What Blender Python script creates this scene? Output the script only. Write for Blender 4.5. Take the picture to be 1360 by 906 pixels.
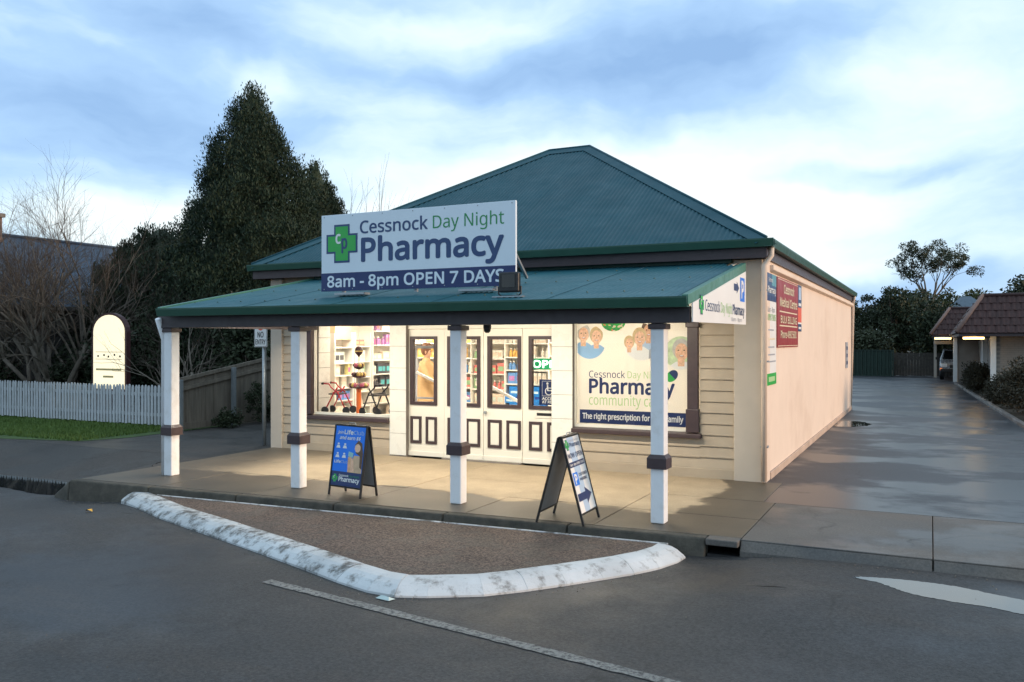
import bpy, bmesh, math, random
import numpy as np
from mathutils import Vector, Matrix

for o in list(bpy.data.objects):
    bpy.data.objects.remove(o, do_unlink=True)
scene = bpy.context.scene
COL = scene.collection
rnd = random.Random(7)

# ------------------------------------------------------------------ camera
cam_d = bpy.data.cameras.new('camera')
cam = bpy.data.objects.new('camera', cam_d)
COL.objects.link(cam)
cam_d.sensor_width = 36.0
cam_d.lens = 29.83
cam_d.clip_end = 3000
cam.location = (0, 0, 2.0)
cam.rotation_euler = (math.radians(90), 0, math.atan(556 / 1127))
scene.camera = cam

# ------------------------------------------------------------------ view, sun
scene.view_settings.view_transform = 'Standard'
scene.view_settings.look = 'None'
scene.view_settings.gamma = 1
scene.view_settings.use_curve_mapping = False
scene.view_settings.exposure = 0.25
scene.cycles.use_denoising = True
scene.cycles.max_bounces = 8
scene.cycles.transparent_max_bounces = 16
scene.cycles.sample_clamp_indirect = 4.0
scene.cycles.caustics_reflective = False
scene.cycles.caustics_refractive = False

SUN_DIR = Vector((0.97, 0.10, 0.14)).normalized()      # towards the low sun behind thin cloud, right of the camera
sd = bpy.data.lights.new('sun', 'SUN')
sd.energy = 2.3
sd.angle = math.radians(14)
sd.color = (1.0, 0.69, 0.45)
sun = bpy.data.objects.new('sun', sd)
COL.objects.link(sun)
sun.rotation_euler = SUN_DIR.to_track_quat('Z', 'Y').to_euler()

# ------------------------------------------------------------------ sky
world = bpy.data.worlds.new('World')
scene.world = world
world.use_nodes = True
wt = world.node_tree
wt.nodes.clear()
def wn(t, **k):
    n = wt.nodes.new(t)
    for a, b in k.items():
        setattr(n, a, b)
    return n
def wl(a, b): wt.links.new(a, b)
def wmath(op, a, b=None, c=None):
    n = wn('ShaderNodeMath', operation=op)
    for i, q in enumerate((a, b, c)):
        if q is None: continue
        if hasattr(q, 'node'): wl(q, n.inputs[i])
        else: n.inputs[i].default_value = q
    return n.outputs[0]
out = wn('ShaderNodeOutputWorld')
bg = wn('ShaderNodeBackground')
bg.inputs['Strength'].default_value = 0.1
wl(bg.outputs[0], out.inputs[0])
sky = wn('ShaderNodeTexSky', sky_type='NISHITA')
sky.sun_disc = False
sky.sun_elevation = math.asin(SUN_DIR.z)
sky.sun_rotation = math.atan2(SUN_DIR.x, SUN_DIR.y)
tc = wn('ShaderNodeTexCoord')
def wnoise(vec, scale, detail, rough, loc=(0, 0, 0), stretch=(1, 1, 1)):
    m = wn('ShaderNodeMapping')
    m.inputs['Location'].default_value = loc
    m.inputs['Scale'].default_value = stretch
    wl(vec, m.inputs[0])
    n = wn('ShaderNodeTexNoise')
    n.inputs['Scale'].default_value = scale
    n.inputs['Detail'].default_value = detail
    n.inputs['Roughness'].default_value = rough
    wl(m.outputs[0], n.inputs['Vector'])
    return n
D = tc.outputs['Generated']
warp = wnoise(D, 3.0, 5, 0.55)
wv = wn('ShaderNodeVectorMath', operation='SUBTRACT')
wl(warp.outputs['Color'], wv.inputs[0]); wv.inputs[1].default_value = (0.5, 0.5, 0.5)
wv2 = wn('ShaderNodeVectorMath', operation='SCALE')
wl(wv.outputs[0], wv2.inputs[0]); wv2.inputs['Scale'].default_value = 0.17
wv3 = wn('ShaderNodeVectorMath', operation='ADD')
wl(D, wv3.inputs[0]); wl(wv2.outputs[0], wv3.inputs[1])
WD = wv3.outputs[0]
def cloud_bank(azim, elev, wide, tall):
    """soft mask round a compass direction (degrees left of +Y, degrees up)"""
    a, e = math.radians(azim), math.radians(elev)
    d0 = Vector((-math.sin(a) * math.cos(e), math.cos(a) * math.cos(e), math.sin(e)))
    s = wn('ShaderNodeVectorMath', operation='SUBTRACT')
    wl(WD, s.inputs[0]); s.inputs[1].default_value = d0
    m = wn('ShaderNodeVectorMath', operation='MULTIPLY')
    wl(s.outputs[0], m.inputs[0])
    m.inputs[1].default_value = (1 / math.radians(wide), 1 / math.radians(wide), 1 / math.radians(tall))
    l = wn('ShaderNodeVectorMath', operation='LENGTH')
    wl(m.outputs[0], l.inputs[0])
    r = wn('ShaderNodeMapRange', interpolation_type='SMOOTHERSTEP')
    r.inputs['From Min'].default_value = 1.25
    r.inputs['From Max'].default_value = 0.15
    wl(l.outputs['Value'], r.inputs['Value'])
    return r.outputs[0]
n1 = wnoise(WD, 2.6, 7, 0.52, (3.1, 1.7, 0.4), (1, 1, 2.6))
n2 = wnoise(WD, 7.0, 6, 0.55, (8.3, 2.2, 5.0), (1, 1, 3.4))
t = wmath('ADD', wmath('MULTIPLY', wmath('SUBTRACT', n1.outputs['Fac'], 0.5), 0.95),
          wmath('MULTIPLY', wmath('SUBTRACT', n2.outputs['Fac'], 0.5), 0.7))
t = wmath('ADD', t, 0.58)
# cloud banks seen in the photograph: (azimuth left of +Y, elevation, half-width, half-height, weight)
for az, el, w_, h_, k in ((51, 13.5, 16, 4.5, -0.45), (53, 21.5, 15, 4.5, -0.42), (40, 19, 16, 3, -0.2), (46, 6.5, 15, 2.6, 0.6), (19, 18.5, 17, 3.4, -0.42),
                          (30, 20.5, 12, 2.2, 0.26), (16, 10, 20, 5.0, 0.62), (1, 15, 9, 4, 0.3), (4, 3.2, 16, 2.0, -0.4), (4, 11.4, 8, 1.0, -0.3),
                          (12, 5.8, 10, 1.6, 0.4), (37, 12, 7, 3, 0.16), (30, 7.5, 10, 3.0, 0.4), (43, 17, 2.5, 1.5, 0.3)):
    t = wmath('ADD', t, wmath('MULTIPLY', cloud_bank(az, el, w_, h_), k))
ramp = wn('ShaderNodeValToRGB')
el_ = ramp.color_ramp.elements
el_[0].position = 0.0; el_[0].color = (0.27, 0.45, 0.74, 1)
el_[1].position = 1.0; el_[1].color = (0.88, 0.97, 1.0, 1)
for p_, c_ in ((0.35, (0.40, 0.61, 0.90, 1)), (0.62, (0.62, 0.81, 0.97, 1)), (0.82, (0.76, 0.91, 1.0, 1))):
    q = el_.new(p_); q.color = c_
wl(t, ramp.inputs[0])
sc_ = wn('ShaderNodeVectorMath', operation='SCALE')
wl(ramp.outputs[0], sc_.inputs[0]); sc_.inputs['Scale'].default_value = 10.5
mixw = wn('ShaderNodeMix', data_type='RGBA')
mixw.inputs[0].default_value = 0.9
wl(sky.outputs[0], mixw.inputs[6]); wl(sc_.outputs[0], mixw.inputs[7])
wl(mixw.outputs[2], bg.inputs['Color'])

# ------------------------------------------------------------------ materials
def new_mat(name):
    m = bpy.data.materials.new(name)
    m.use_nodes = True
    nt = m.node_tree
    b = nt.nodes['Principled BSDF']
    return m, nt, b
def nd(nt, t, **k):
    n = nt.nodes.new(t)
    for a, b in k.items(): setattr(n, a, b)
    return n
def pos_noise(nt, scale, detail=4, rough=0.55, stretch=(1, 1, 1)):
    g = nd(nt, 'ShaderNodeNewGeometry')
    mp = nd(nt, 'ShaderNodeMapping')
    mp.inputs['Scale'].default_value = stretch
    nt.links.new(g.outputs['Position'], mp.inputs[0])
    n = nd(nt, 'ShaderNodeTexNoise')
    n.inputs['Scale'].default_value = scale
    n.inputs['Detail'].default_value = detail
    n.inputs['Roughness'].default_value = rough
    nt.links.new(mp.outputs[0], n.inputs['Vector'])
    return n.outputs['Fac']
def rng(nt, sock, a, b, c, d, smooth=False):
    r = nd(nt, 'ShaderNodeMapRange')
    if smooth: r.interpolation_type = 'SMOOTHSTEP'
    for i, v in zip(('From Min', 'From Max', 'To Min', 'To Max'), (a, b, c, d)): r.inputs[i].default_value = v
    nt.links.new(sock, r.inputs['Value'])
    return r.outputs[0]
def mixc(nt, fac, a, b, blend='MIX'):
    m = nd(nt, 'ShaderNodeMix', data_type='RGBA', blend_type=blend)
    for i, q in ((0, fac), (6, a), (7, b)):
        if hasattr(q, 'node'): nt.links.new(q, m.inputs[i])
        elif i == 0: m.inputs[0].default_value = q
        else: m.inputs[i].default_value = (*q, 1)
    return m.outputs[2]
def mul(c, k): return tuple(min(1, x * k) for x in c)
def mat(name, col, rough=0.5, var=0.12, scale=6.0, bump=0.0, bscale=60.0, metal=0.0, spec=0.5, dirt=None, dirt_amt=0.0, dscale=1.5, stretch=(1, 1, 1), coat=0.0):
    m, nt, b = new_mat(name)
    f = rng(nt, pos_noise(nt, scale, 5, 0.6, stretch), 0.3, 0.7, 0, 1)
    c = mixc(nt, f, mul(col, 1 - var), mul(col, 1 + var))
    if dirt:
        f2 = rng(nt, pos_noise(nt, dscale, 6, 0.65), 0.48, 0.72, 0, dirt_amt, True)
        c = mixc(nt, f2, c, dirt)
    nt.links.new(c, b.inputs['Base Color'])
    r = rng(nt, pos_noise(nt, scale * 2.3, 4), 0.3, 0.7, max(0.02, rough - 0.08), min(1, rough + 0.08))
    nt.links.new(r, b.inputs['Roughness'])
    b.inputs['Metallic'].default_value = metal
    b.inputs['Specular IOR Level'].default_value = spec
    if coat: b.inputs['Coat Weight'].default_value = coat; b.inputs['Coat Roughness'].default_value = 0.08
    if bump:
        bp = nd(nt, 'ShaderNodeBump')
        bp.inputs['Strength'].default_value = bump
        bp.inputs['Distance'].default_value = 0.01
        nt.links.new(pos_noise(nt, bscale, 4, 0.6), bp.inputs['Height'])
        nt.links.new(bp.outputs[0], b.inputs['Normal'])
    return m
def emit(name, col, strength):
    m, nt, b = new_mat(name)
    b.inputs['Base Color'].default_value = (*col, 1)
    b.inputs['Emission Color'].default_value = (*col, 1)
    b.inputs['Emission Strength'].default_value = strength
    return m
def wet(name, dry, wetc, rdry, rwet, mscale, lo, hi, bump=0.35, bscale=90, stretch=(1, 1, 1), speck=0.25, spec=0.5, sscale=70, cracks=0.0, stain=None):
    """asphalt or concrete that is damp in patches"""
    m, nt, b = new_mat(name)
    w = rng(nt, pos_noise(nt, mscale, 6, 0.6, stretch), lo, hi, 0, 1, True)
    sp = rng(nt, pos_noise(nt, sscale, 5, 0.85), 0.40, 0.60, 1 - speck, 1 + speck)
    big = rng(nt, pos_noise(nt, 0.7, 6, 0.65), 0.3, 0.7, 0.8, 1.2)
    c = mixc(nt, w, dry, wetc)
    if cracks:
        g = nd(nt, 'ShaderNodeNewGeometry'); wp = nd(nt, 'ShaderNodeTexNoise'); wp.inputs['Scale'].default_value = 1.3; wp.inputs['Detail'].default_value = 6
        nt.links.new(g.outputs['Position'], wp.inputs['Vector'])
        ad = nd(nt, 'ShaderNodeVectorMath', operation='MULTIPLY_ADD'); ad.inputs[1].default_value = (0.9, 0.9, 0)
        nt.links.new(wp.outputs['Color'], ad.inputs[0]); nt.links.new(g.outputs['Position'], ad.inputs[2])
        vo = nd(nt, 'ShaderNodeTexVoronoi', feature='DISTANCE_TO_EDGE'); vo.inputs['Scale'].default_value = 0.33
        nt.links.new(ad.outputs[0], vo.inputs['Vector'])
        ck = rng(nt, vo.outputs['Distance'], 0.0, 0.007, 1, 0)
        mk = rng(nt, pos_noise(nt, 0.5, 3), 0.47, 0.58, 0, cracks)
        km = nd(nt, 'ShaderNodeMath', operation='MULTIPLY'); nt.links.new(ck, km.inputs[0]); nt.links.new(mk, km.inputs[1])
        c = mixc(nt, km.outputs[0], c, (0.014, 0.014, 0.013))
    if stain:
        c = mixc(nt, rng(nt, pos_noise(nt, 0.55, 7, 0.68, (0.55, 1.6, 1)), 0.46, 0.62, 0, 0.75, True), c, stain)
    sc = nd(nt, 'ShaderNodeVectorMath', operation='SCALE')
    mm = nd(nt, 'ShaderNodeMath', operation='MULTIPLY')
    nt.links.new(sp, mm.inputs[0]); nt.links.new(big, mm.inputs[1])
    nt.links.new(c, sc.inputs[0]); nt.links.new(mm.outputs[0], sc.inputs['Scale'])
    nt.links.new(sc.outputs[0], b.inputs['Base Color'])
    nt.links.new(rng(nt, w, 0, 1, rdry, rwet), b.inputs['Roughness'])
    b.inputs['Specular IOR Level'].default_value = spec
    bp = nd(nt, 'ShaderNodeBump')
    bp.inputs['Distance'].default_value = 0.006
    nt.links.new(rng(nt, w, 0, 1, bump, bump * 0.25), bp.inputs['Strength'])
    nt.links.new(pos_noise(nt, bscale, 4, 0.7), bp.inputs['Height'])
    nt.links.new(bp.outputs[0], b.inputs['Normal'])
    return m
def leaf_mat(name, c0, c1, rough=0.6):
    m, nt, b = new_mat(name)
    g = nd(nt, 'ShaderNodeNewGeometry')
    n = pos_noise(nt, 0.9, 4)
    mm = nd(nt, 'ShaderNodeMath', operation='MULTIPLY_ADD')
    nt.links.new(g.outputs['Random Per Island'], mm.inputs[0]); mm.inputs[1].default_value = 0.5
    nt.links.new(rng(nt, n, 0.3, 0.7, 0, 0.5), mm.inputs[2])
    nt.links.new(mixc(nt, mm.outputs[0], c0, c1), b.inputs['Base Color'])
    b.inputs['Roughness'].default_value = rough
    b.inputs['Specular IOR Level'].default_value = 0.25
    return m
def glass_mat(name, tint=(1, 1, 1), refl=1.0):
    m = bpy.data.materials.new(name); m.use_nodes = True
    nt = m.node_tree; nt.nodes.clear()
    o = nd(nt, 'ShaderNodeOutputMaterial'); mx = nd(nt, 'ShaderNodeMixShader')
    tr = nd(nt, 'ShaderNodeBsdfTransparent'); gl = nd(nt, 'ShaderNodeBsdfGlossy'); fr = nd(nt, 'ShaderNodeFresnel')
    fr.inputs[0].default_value = 1.3
    tr.inputs[0].default_value = (*tint, 1); gl.inputs['Roughness'].default_value = 0.01
    mu = nd(nt, 'ShaderNodeMath', operation='MULTIPLY'); mu.inputs[1].default_value = refl
    nt.links.new(fr.outputs[0], mu.inputs[0]); nt.links.new(mu.outputs[0], mx.inputs[0])
    nt.links.new(tr.outputs[0], mx.inputs[1]); nt.links.new(gl.outputs[0], mx.inputs[2]); nt.links.new(mx.outputs[0], o.inputs[0])
    return m

M = dict(
    roof=mat('roof_teal_steel', (0.014, 0.074, 0.098), 0.58, 0.10, 1.2, spec=0.3, dirt=(0.025, 0.09, 0.115), dirt_amt=0.4, dscale=0.8, stretch=(1, 1, 1)),
    vroof=mat('veranda_teal_steel', (0.021, 0.110, 0.140), 0.52, 0.10, 1.4, spec=0.35, dirt=(0.035, 0.135, 0.145), dirt_amt=0.4, dscale=1.0),
    gutter=mat('gutter_green', (0.018, 0.075, 0.050), 0.42, 0.12, 3),
    brown=mat('brown_trim', (0.055, 0.035, 0.038), 0.45, 0.15, 8, 0.1, 40),
    beam=mat('beam_charcoal', (0.052, 0.042, 0.047), 0.5, 0.12, 5, 0.1, 30),
    board=mat('cream_board', (0.42, 0.345, 0.255), 0.55, 0.06, 3, 0.06, 25, dirt=(0.33, 0.26, 0.18), dirt_amt=0.35, dscale=2.2),
    render=mat('peach_render', (0.77, 0.635, 0.525), 0.75, 0.04, 1.2, 0.15, 50, dirt=(0.60, 0.46, 0.36), dirt_amt=0.45, dscale=0.8),
    pilaster=mat('pilaster_cream', (0.52, 0.45, 0.37), 0.6, 0.05, 3, 0.08, 30),
    white=mat('white_paint', (0.80, 0.80, 0.78), 0.4, 0.03, 4, 0.04, 20, dirt=(0.62, 0.60, 0.55), dirt_amt=0.25, dscale=3),
    cream=mat('door_cream', (0.80, 0.77, 0.68), 0.4, 0.03, 3, 0.04, 20),
    tile=mat('white_tile', (0.80, 0.79, 0.73), 0.3, 0.03, 4),
    post=mat('post_white', (0.82, 0.83, 0.85), 0.45, 0.04, 5, 0.08, 30, dirt=(0.5, 0.47, 0.42), dirt_amt=0.35, dscale=5),
    asphalt=wet('road_asphalt', (0.038, 0.038, 0.039), (0.027, 0.029, 0.033), 0.66, 0.46, 0.35, 0.45, 0.6, 0.8, 60, (1, 1, 1), 0.5, 0.5, 34, 0.85, (0.046, 0.040, 0.036)),
    driveway=wet('driveway_bitumen', (0.036, 0.038, 0.045), (0.023, 0.027, 0.035), 0.50, 0.28, 0.75, 0.44, 0.56, 0.22, 80, (0.55, 0.8, 1), 0.35, 0.32, 40, 0.8),
    lane=wet('side_asphalt', (0.052, 0.048, 0.045), (0.034, 0.033, 0.032), 0.75, 0.5, 0.6, 0.45, 0.6, 0.5, 60, (1, 1, 1), 0.4, 0.4, 34, 0.7),
    island=wet('island_bitumen', (0.120, 0.088, 0.072), (0.080, 0.062, 0.054), 0.8, 0.62, 1.6, 0.45, 0.6, 1.0, 70, (1, 1, 1), 0.75, 0.3, 42),
    layback=wet('damp_concrete', (0.105, 0.098, 0.09), (0.066, 0.064, 0.062), 0.7, 0.40, 0.8, 0.42, 0.6, 0.4, 70, (1, 1, 1), 0.22, 0.5, 40, 0.9, (0.115, 0.095, 0.078)),
    kerb=mat('old_kerb', (0.07, 0.062, 0.048), 0.8, 0.35, 7, 0.6, 30, dirt=(0.025, 0.025, 0.018), dirt_amt=0.8, dscale=2.5),
    dpaling=mat('dark_paling', (0.055, 0.048, 0.040), 0.9, 0.3, 9),
    soil=mat('soil', (0.045, 0.038, 0.028), 0.95, 0.4, 3, 0.6, 20),
    lawn=mat('lawn', (0.045, 0.085, 0.018), 0.9, 0.35, 2.5, 0.6, 30),
    picket=mat('picket_white', (0.46, 0.48, 0.50), 0.6, 0.08, 5, 0.1, 30, dirt=(0.32, 0.33, 0.32), dirt_amt=0.5, dscale=3),
    paling=mat('weathered_paling', (0.17, 0.145, 0.115), 0.85, 0.3, 9, 0.4, 40, stretch=(1, 1, 0.12)),
    steel=mat('galvanised_steel', (0.36, 0.39, 0.41), 0.45, 0.1, 10, metal=0.6),
    bark=mat('bark', (0.115, 0.092, 0.07), 0.9, 0.3, 8, 0.6, 30),
    twig=mat('bare_twig', (0.075, 0.058, 0.046), 0.9, 0.3, 6),
    pale_bark=mat('pale_bark', (0.15, 0.125, 0.10), 0.85, 0.3, 6, 0.4, 20),
    conifer=leaf_mat('conifer_leaf', (0.008, 0.019, 0.011), (0.032, 0.052, 0.027)),
    darkleaf=leaf_mat('dark_leaf', (0.014, 0.022, 0.012), (0.045, 0.06, 0.028)),
    gumleaf=leaf_mat('gum_leaf', (0.022, 0.032, 0.018), (0.075, 0.085, 0.045)),
    paleleaf=leaf_mat('pale_leaf', (0.04, 0.05, 0.018), (0.10, 0.11, 0.045)),
    hedge=leaf_mat('hedge_leaf', (0.022, 0.024, 0.016), (0.07, 0.062, 0.038)),
    grass=leaf_mat('grass_blade', (0.055, 0.105, 0.02), (0.13, 0.20, 0.05)),
    house_roof=mat('blue_steel_roof', (0.05, 0.078, 0.12), 0.6, 0.1, 2),
    house_wall=mat('dark_house_wall', (0.10, 0.095, 0.09), 0.8, 0.2, 2),
    brick=mat('painted_brick', (0.30, 0.26, 0.22), 0.75, 0.1, 3, 0.2, 20),
    mortar=mat('mortar', (0.22, 0.195, 0.17), 0.85, 0.1, 3, 0.2, 20),
    rtile=mat('brown_roof_tile', (0.048, 0.019, 0.017), 0.7, 0.25, 3, 0.3, 30),
    cfence=mat('green_steel_fence', (0.010, 0.030, 0.021), 0.6, 0.1, 2),
    black=mat('black_plastic', (0.012, 0.012, 0.013), 0.45, 0.1, 8),
    dglass=mat('dark_glass', (0.01, 0.012, 0.014), 0.05, 0.1, 3),
    glass=glass_mat('window_glass'),
    navy=mat('print_navy', (0.012, 0.030, 0.125), 0.4, 0.03, 3),
    navy2=mat('print_slate_blue', (0.025, 0.062, 0.17), 0.4, 0.03, 3),
    signwhite=mat('sign_white', (0.72, 0.80, 0.87), 0.35, 0.02, 2),
    pwhite=mat('print_white', (0.80, 0.81, 0.80), 0.45, 0.02, 2),
    green=mat('print_green', (0.035, 0.42, 0.075), 0.4, 0.03, 3),
    dgreen=mat('print_dark_green', (0.03, 0.27, 0.085), 0.4, 0.03, 3),
    pgreen=mat('print_pale_green', (0.42, 0.66, 0.32), 0.45, 0.03, 3),
    blue=mat('print_blue', (0.006, 0.19, 0.82), 0.4, 0.03, 3),
    sky_blue=mat('print_light_blue', (0.30, 0.52, 0.78), 0.45, 0.08, 3),
    grey=mat('print_grey', (0.36, 0.38, 0.42), 0.5, 0.05, 3),
    paleblue=mat('print_pale_blue', (0.42, 0.56, 0.74), 0.45, 0.03, 3),
    red=mat('sign_red', (0.30, 0.028, 0.032), 0.45, 0.05, 3),
    creamp=mat('print_cream', (0.74, 0.64, 0.45), 0.5, 0.03, 3),
    orange=mat('print_orange', (0.75, 0.13, 0.07), 0.5, 0.05, 3),
    skin=mat('print_skin', (0.72, 0.40, 0.23), 0.5, 0.25, 30),
    skin2=mat('print_skin_pale', (0.82, 0.50, 0.32), 0.5, 0.22, 30),
    blond=mat('print_blond', (0.62, 0.46, 0.24), 0.5, 0.2, 20),
    brownhair=mat('print_brown_hair', (0.12, 0.065, 0.035), 0.5, 0.25, 20),
    greyhair=mat('print_grey_hair', (0.55, 0.53, 0.48), 0.5, 0.15, 20),
    lips=mat('print_lips', (0.5, 0.16, 0.13), 0.5, 0.1, 9),
    shop_wall=mat('shop_wall', (0.78, 0.75, 0.68), 0.6, 0.03, 2),
    shop_floor=mat('shop_floor', (0.42, 0.38, 0.32), 0.35, 0.08, 3),
    shelf=mat('shelf_white', (0.80, 0.78, 0.72), 0.4, 0.03, 3),
    charcoal=mat('aframe_panel', (0.30, 0.30, 0.30), 0.6, 0.1, 4),
    wornwhite=None,
    line=None,
)

# white kerb paint worn down to concrete and bitumen-stained
def worn_paint(name, paint, under, lo, hi, scale, rough=0.7):
    m, nt, b = new_mat(name)
    f = rng(nt, pos_noise(nt, scale, 8, 0.7), lo, hi, 0, 1, True)
    g = rng(nt, pos_noise(nt, 1.1, 5, 0.6), 0.35, 0.65, 0.75, 1.0)
    c = mixc(nt, f, paint, under)
    sc = nd(nt, 'ShaderNodeVectorMath', operation='SCALE')
    nt.links.new(c, sc.inputs[0]); nt.links.new(g, sc.inputs['Scale'])
    nt.links.new(sc.outputs[0], b.inputs['Base Color'])
    b.inputs['Roughness'].default_value = rough
    bp = nd(nt, 'ShaderNodeBump'); bp.inputs['Strength'].default_value = 0.6; bp.inputs['Distance'].default_value = 0.01
    nt.links.new(pos_noise(nt, 40, 5, 0.7), bp.inputs['Height']); nt.links.new(bp.outputs[0], b.inputs['Normal'])
    return m
M['wornwhite'] = worn_paint('worn_kerb_paint', (0.60, 0.62, 0.63), (0.14, 0.135, 0.125), 0.44, 0.64, 7)
M['freshwhite'] = worn_paint('fresh_kerb_paint', (0.66, 0.68, 0.69), (0.22, 0.21, 0.195), 0.50, 0.72, 7)
M['line'] = worn_paint('worn_line_paint', (0.25, 0.25, 0.235), (0.06, 0.06, 0.062), 0.44, 0.62, 26)

# footpath concrete: dry and pale close to the shop, damp and dark towards the kerb, ragged edge between
def footpath_mat():
    m, nt, b = new_mat('footpath_concrete')
    g = nd(nt, 'ShaderNodeNewGeometry'); s = nd(nt, 'ShaderNodeSeparateXYZ')
    nt.links.new(g.outputs['Position'], s.inputs[0])
    n = pos_noise(nt, 0.9, 6, 0.55)
    def ma(op, a, b_):
        k = nd(nt, 'ShaderNodeMath', operation=op)
        for i, q in enumerate((a, b_)):
            if hasattr(q, 'node'): nt.links.new(q, k.inputs[i])
            else: k.inputs[i].default_value = q
        return k.outputs[0]
    # damp where the rain reaches under the veranda edge
    y = ma('ADD', s.outputs['Y'], ma('MULTIPLY', ma('SUBTRACT', n, 0.5), 1.1))
    damp = rng(nt, y, 9.62, 9.78, 1, 0, True)
    xr = ma('ADD', s.outputs['X'], ma('MULTIPLY', ma('SUBTRACT', n, 0.5), 1.3))
    dampx = rng(nt, xr, -2.62, -2.50, 0, 1, True)
    xl = rng(nt, xr, -10.6, -8.6, 0.9, 0, True)
    w = ma('MAXIMUM', ma('MAXIMUM', damp, dampx), xl)
    sp = rng(nt, pos_noise(nt, 45, 4, 0.7), 0.3, 0.7, 0.86, 1.14)
    big = rng(nt, pos_noise(nt, 1.7, 6, 0.65), 0.3, 0.7, 0.82, 1.15)
    c = mixc(nt, w, (0.36, 0.285, 0.19), (0.095, 0.076, 0.054))
    sc = nd(nt, 'ShaderNodeVectorMath', operation='SCALE')
    nt.links.new(c, sc.inputs[0]); nt.links.new(ma('MULTIPLY', sp, big), sc.inputs['Scale'])
    nt.links.new(sc.outputs[0], b.inputs['Base Color'])
    nt.links.new(rng(nt, w, 0, 1, 0.8, 0.48), b.inputs['Roughness'])
    bp = nd(nt, 'ShaderNodeBump'); bp.inputs['Strength'].default_value = 0.25; bp.inputs['Distance'].default_value = 0.006
    nt.links.new(pos_noise(nt, 60, 4, 0.7), bp.inputs['Height']); nt.links.new(bp.outputs[0], b.inputs['Normal'])
    return m
M['footpath'] = footpath_mat()
def water_mat():
    m, nt, b = new_mat('puddle_water')
    b.inputs['Base Color'].default_value = (0.02, 0.022, 0.024, 1)
    b.inputs['Roughness'].default_value = 0.03
    b.inputs['IOR'].default_value = 2.1
    bp = nd(nt, 'ShaderNodeBump'); bp.inputs['Strength'].default_value = 0.02; bp.inputs['Distance'].default_value = 0.01
    nt.links.new(pos_noise(nt, 6, 2), bp.inputs['Height']); nt.links.new(bp.outputs[0], b.inputs['Normal'])
    return m
M['water'] = water_mat()

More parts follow.
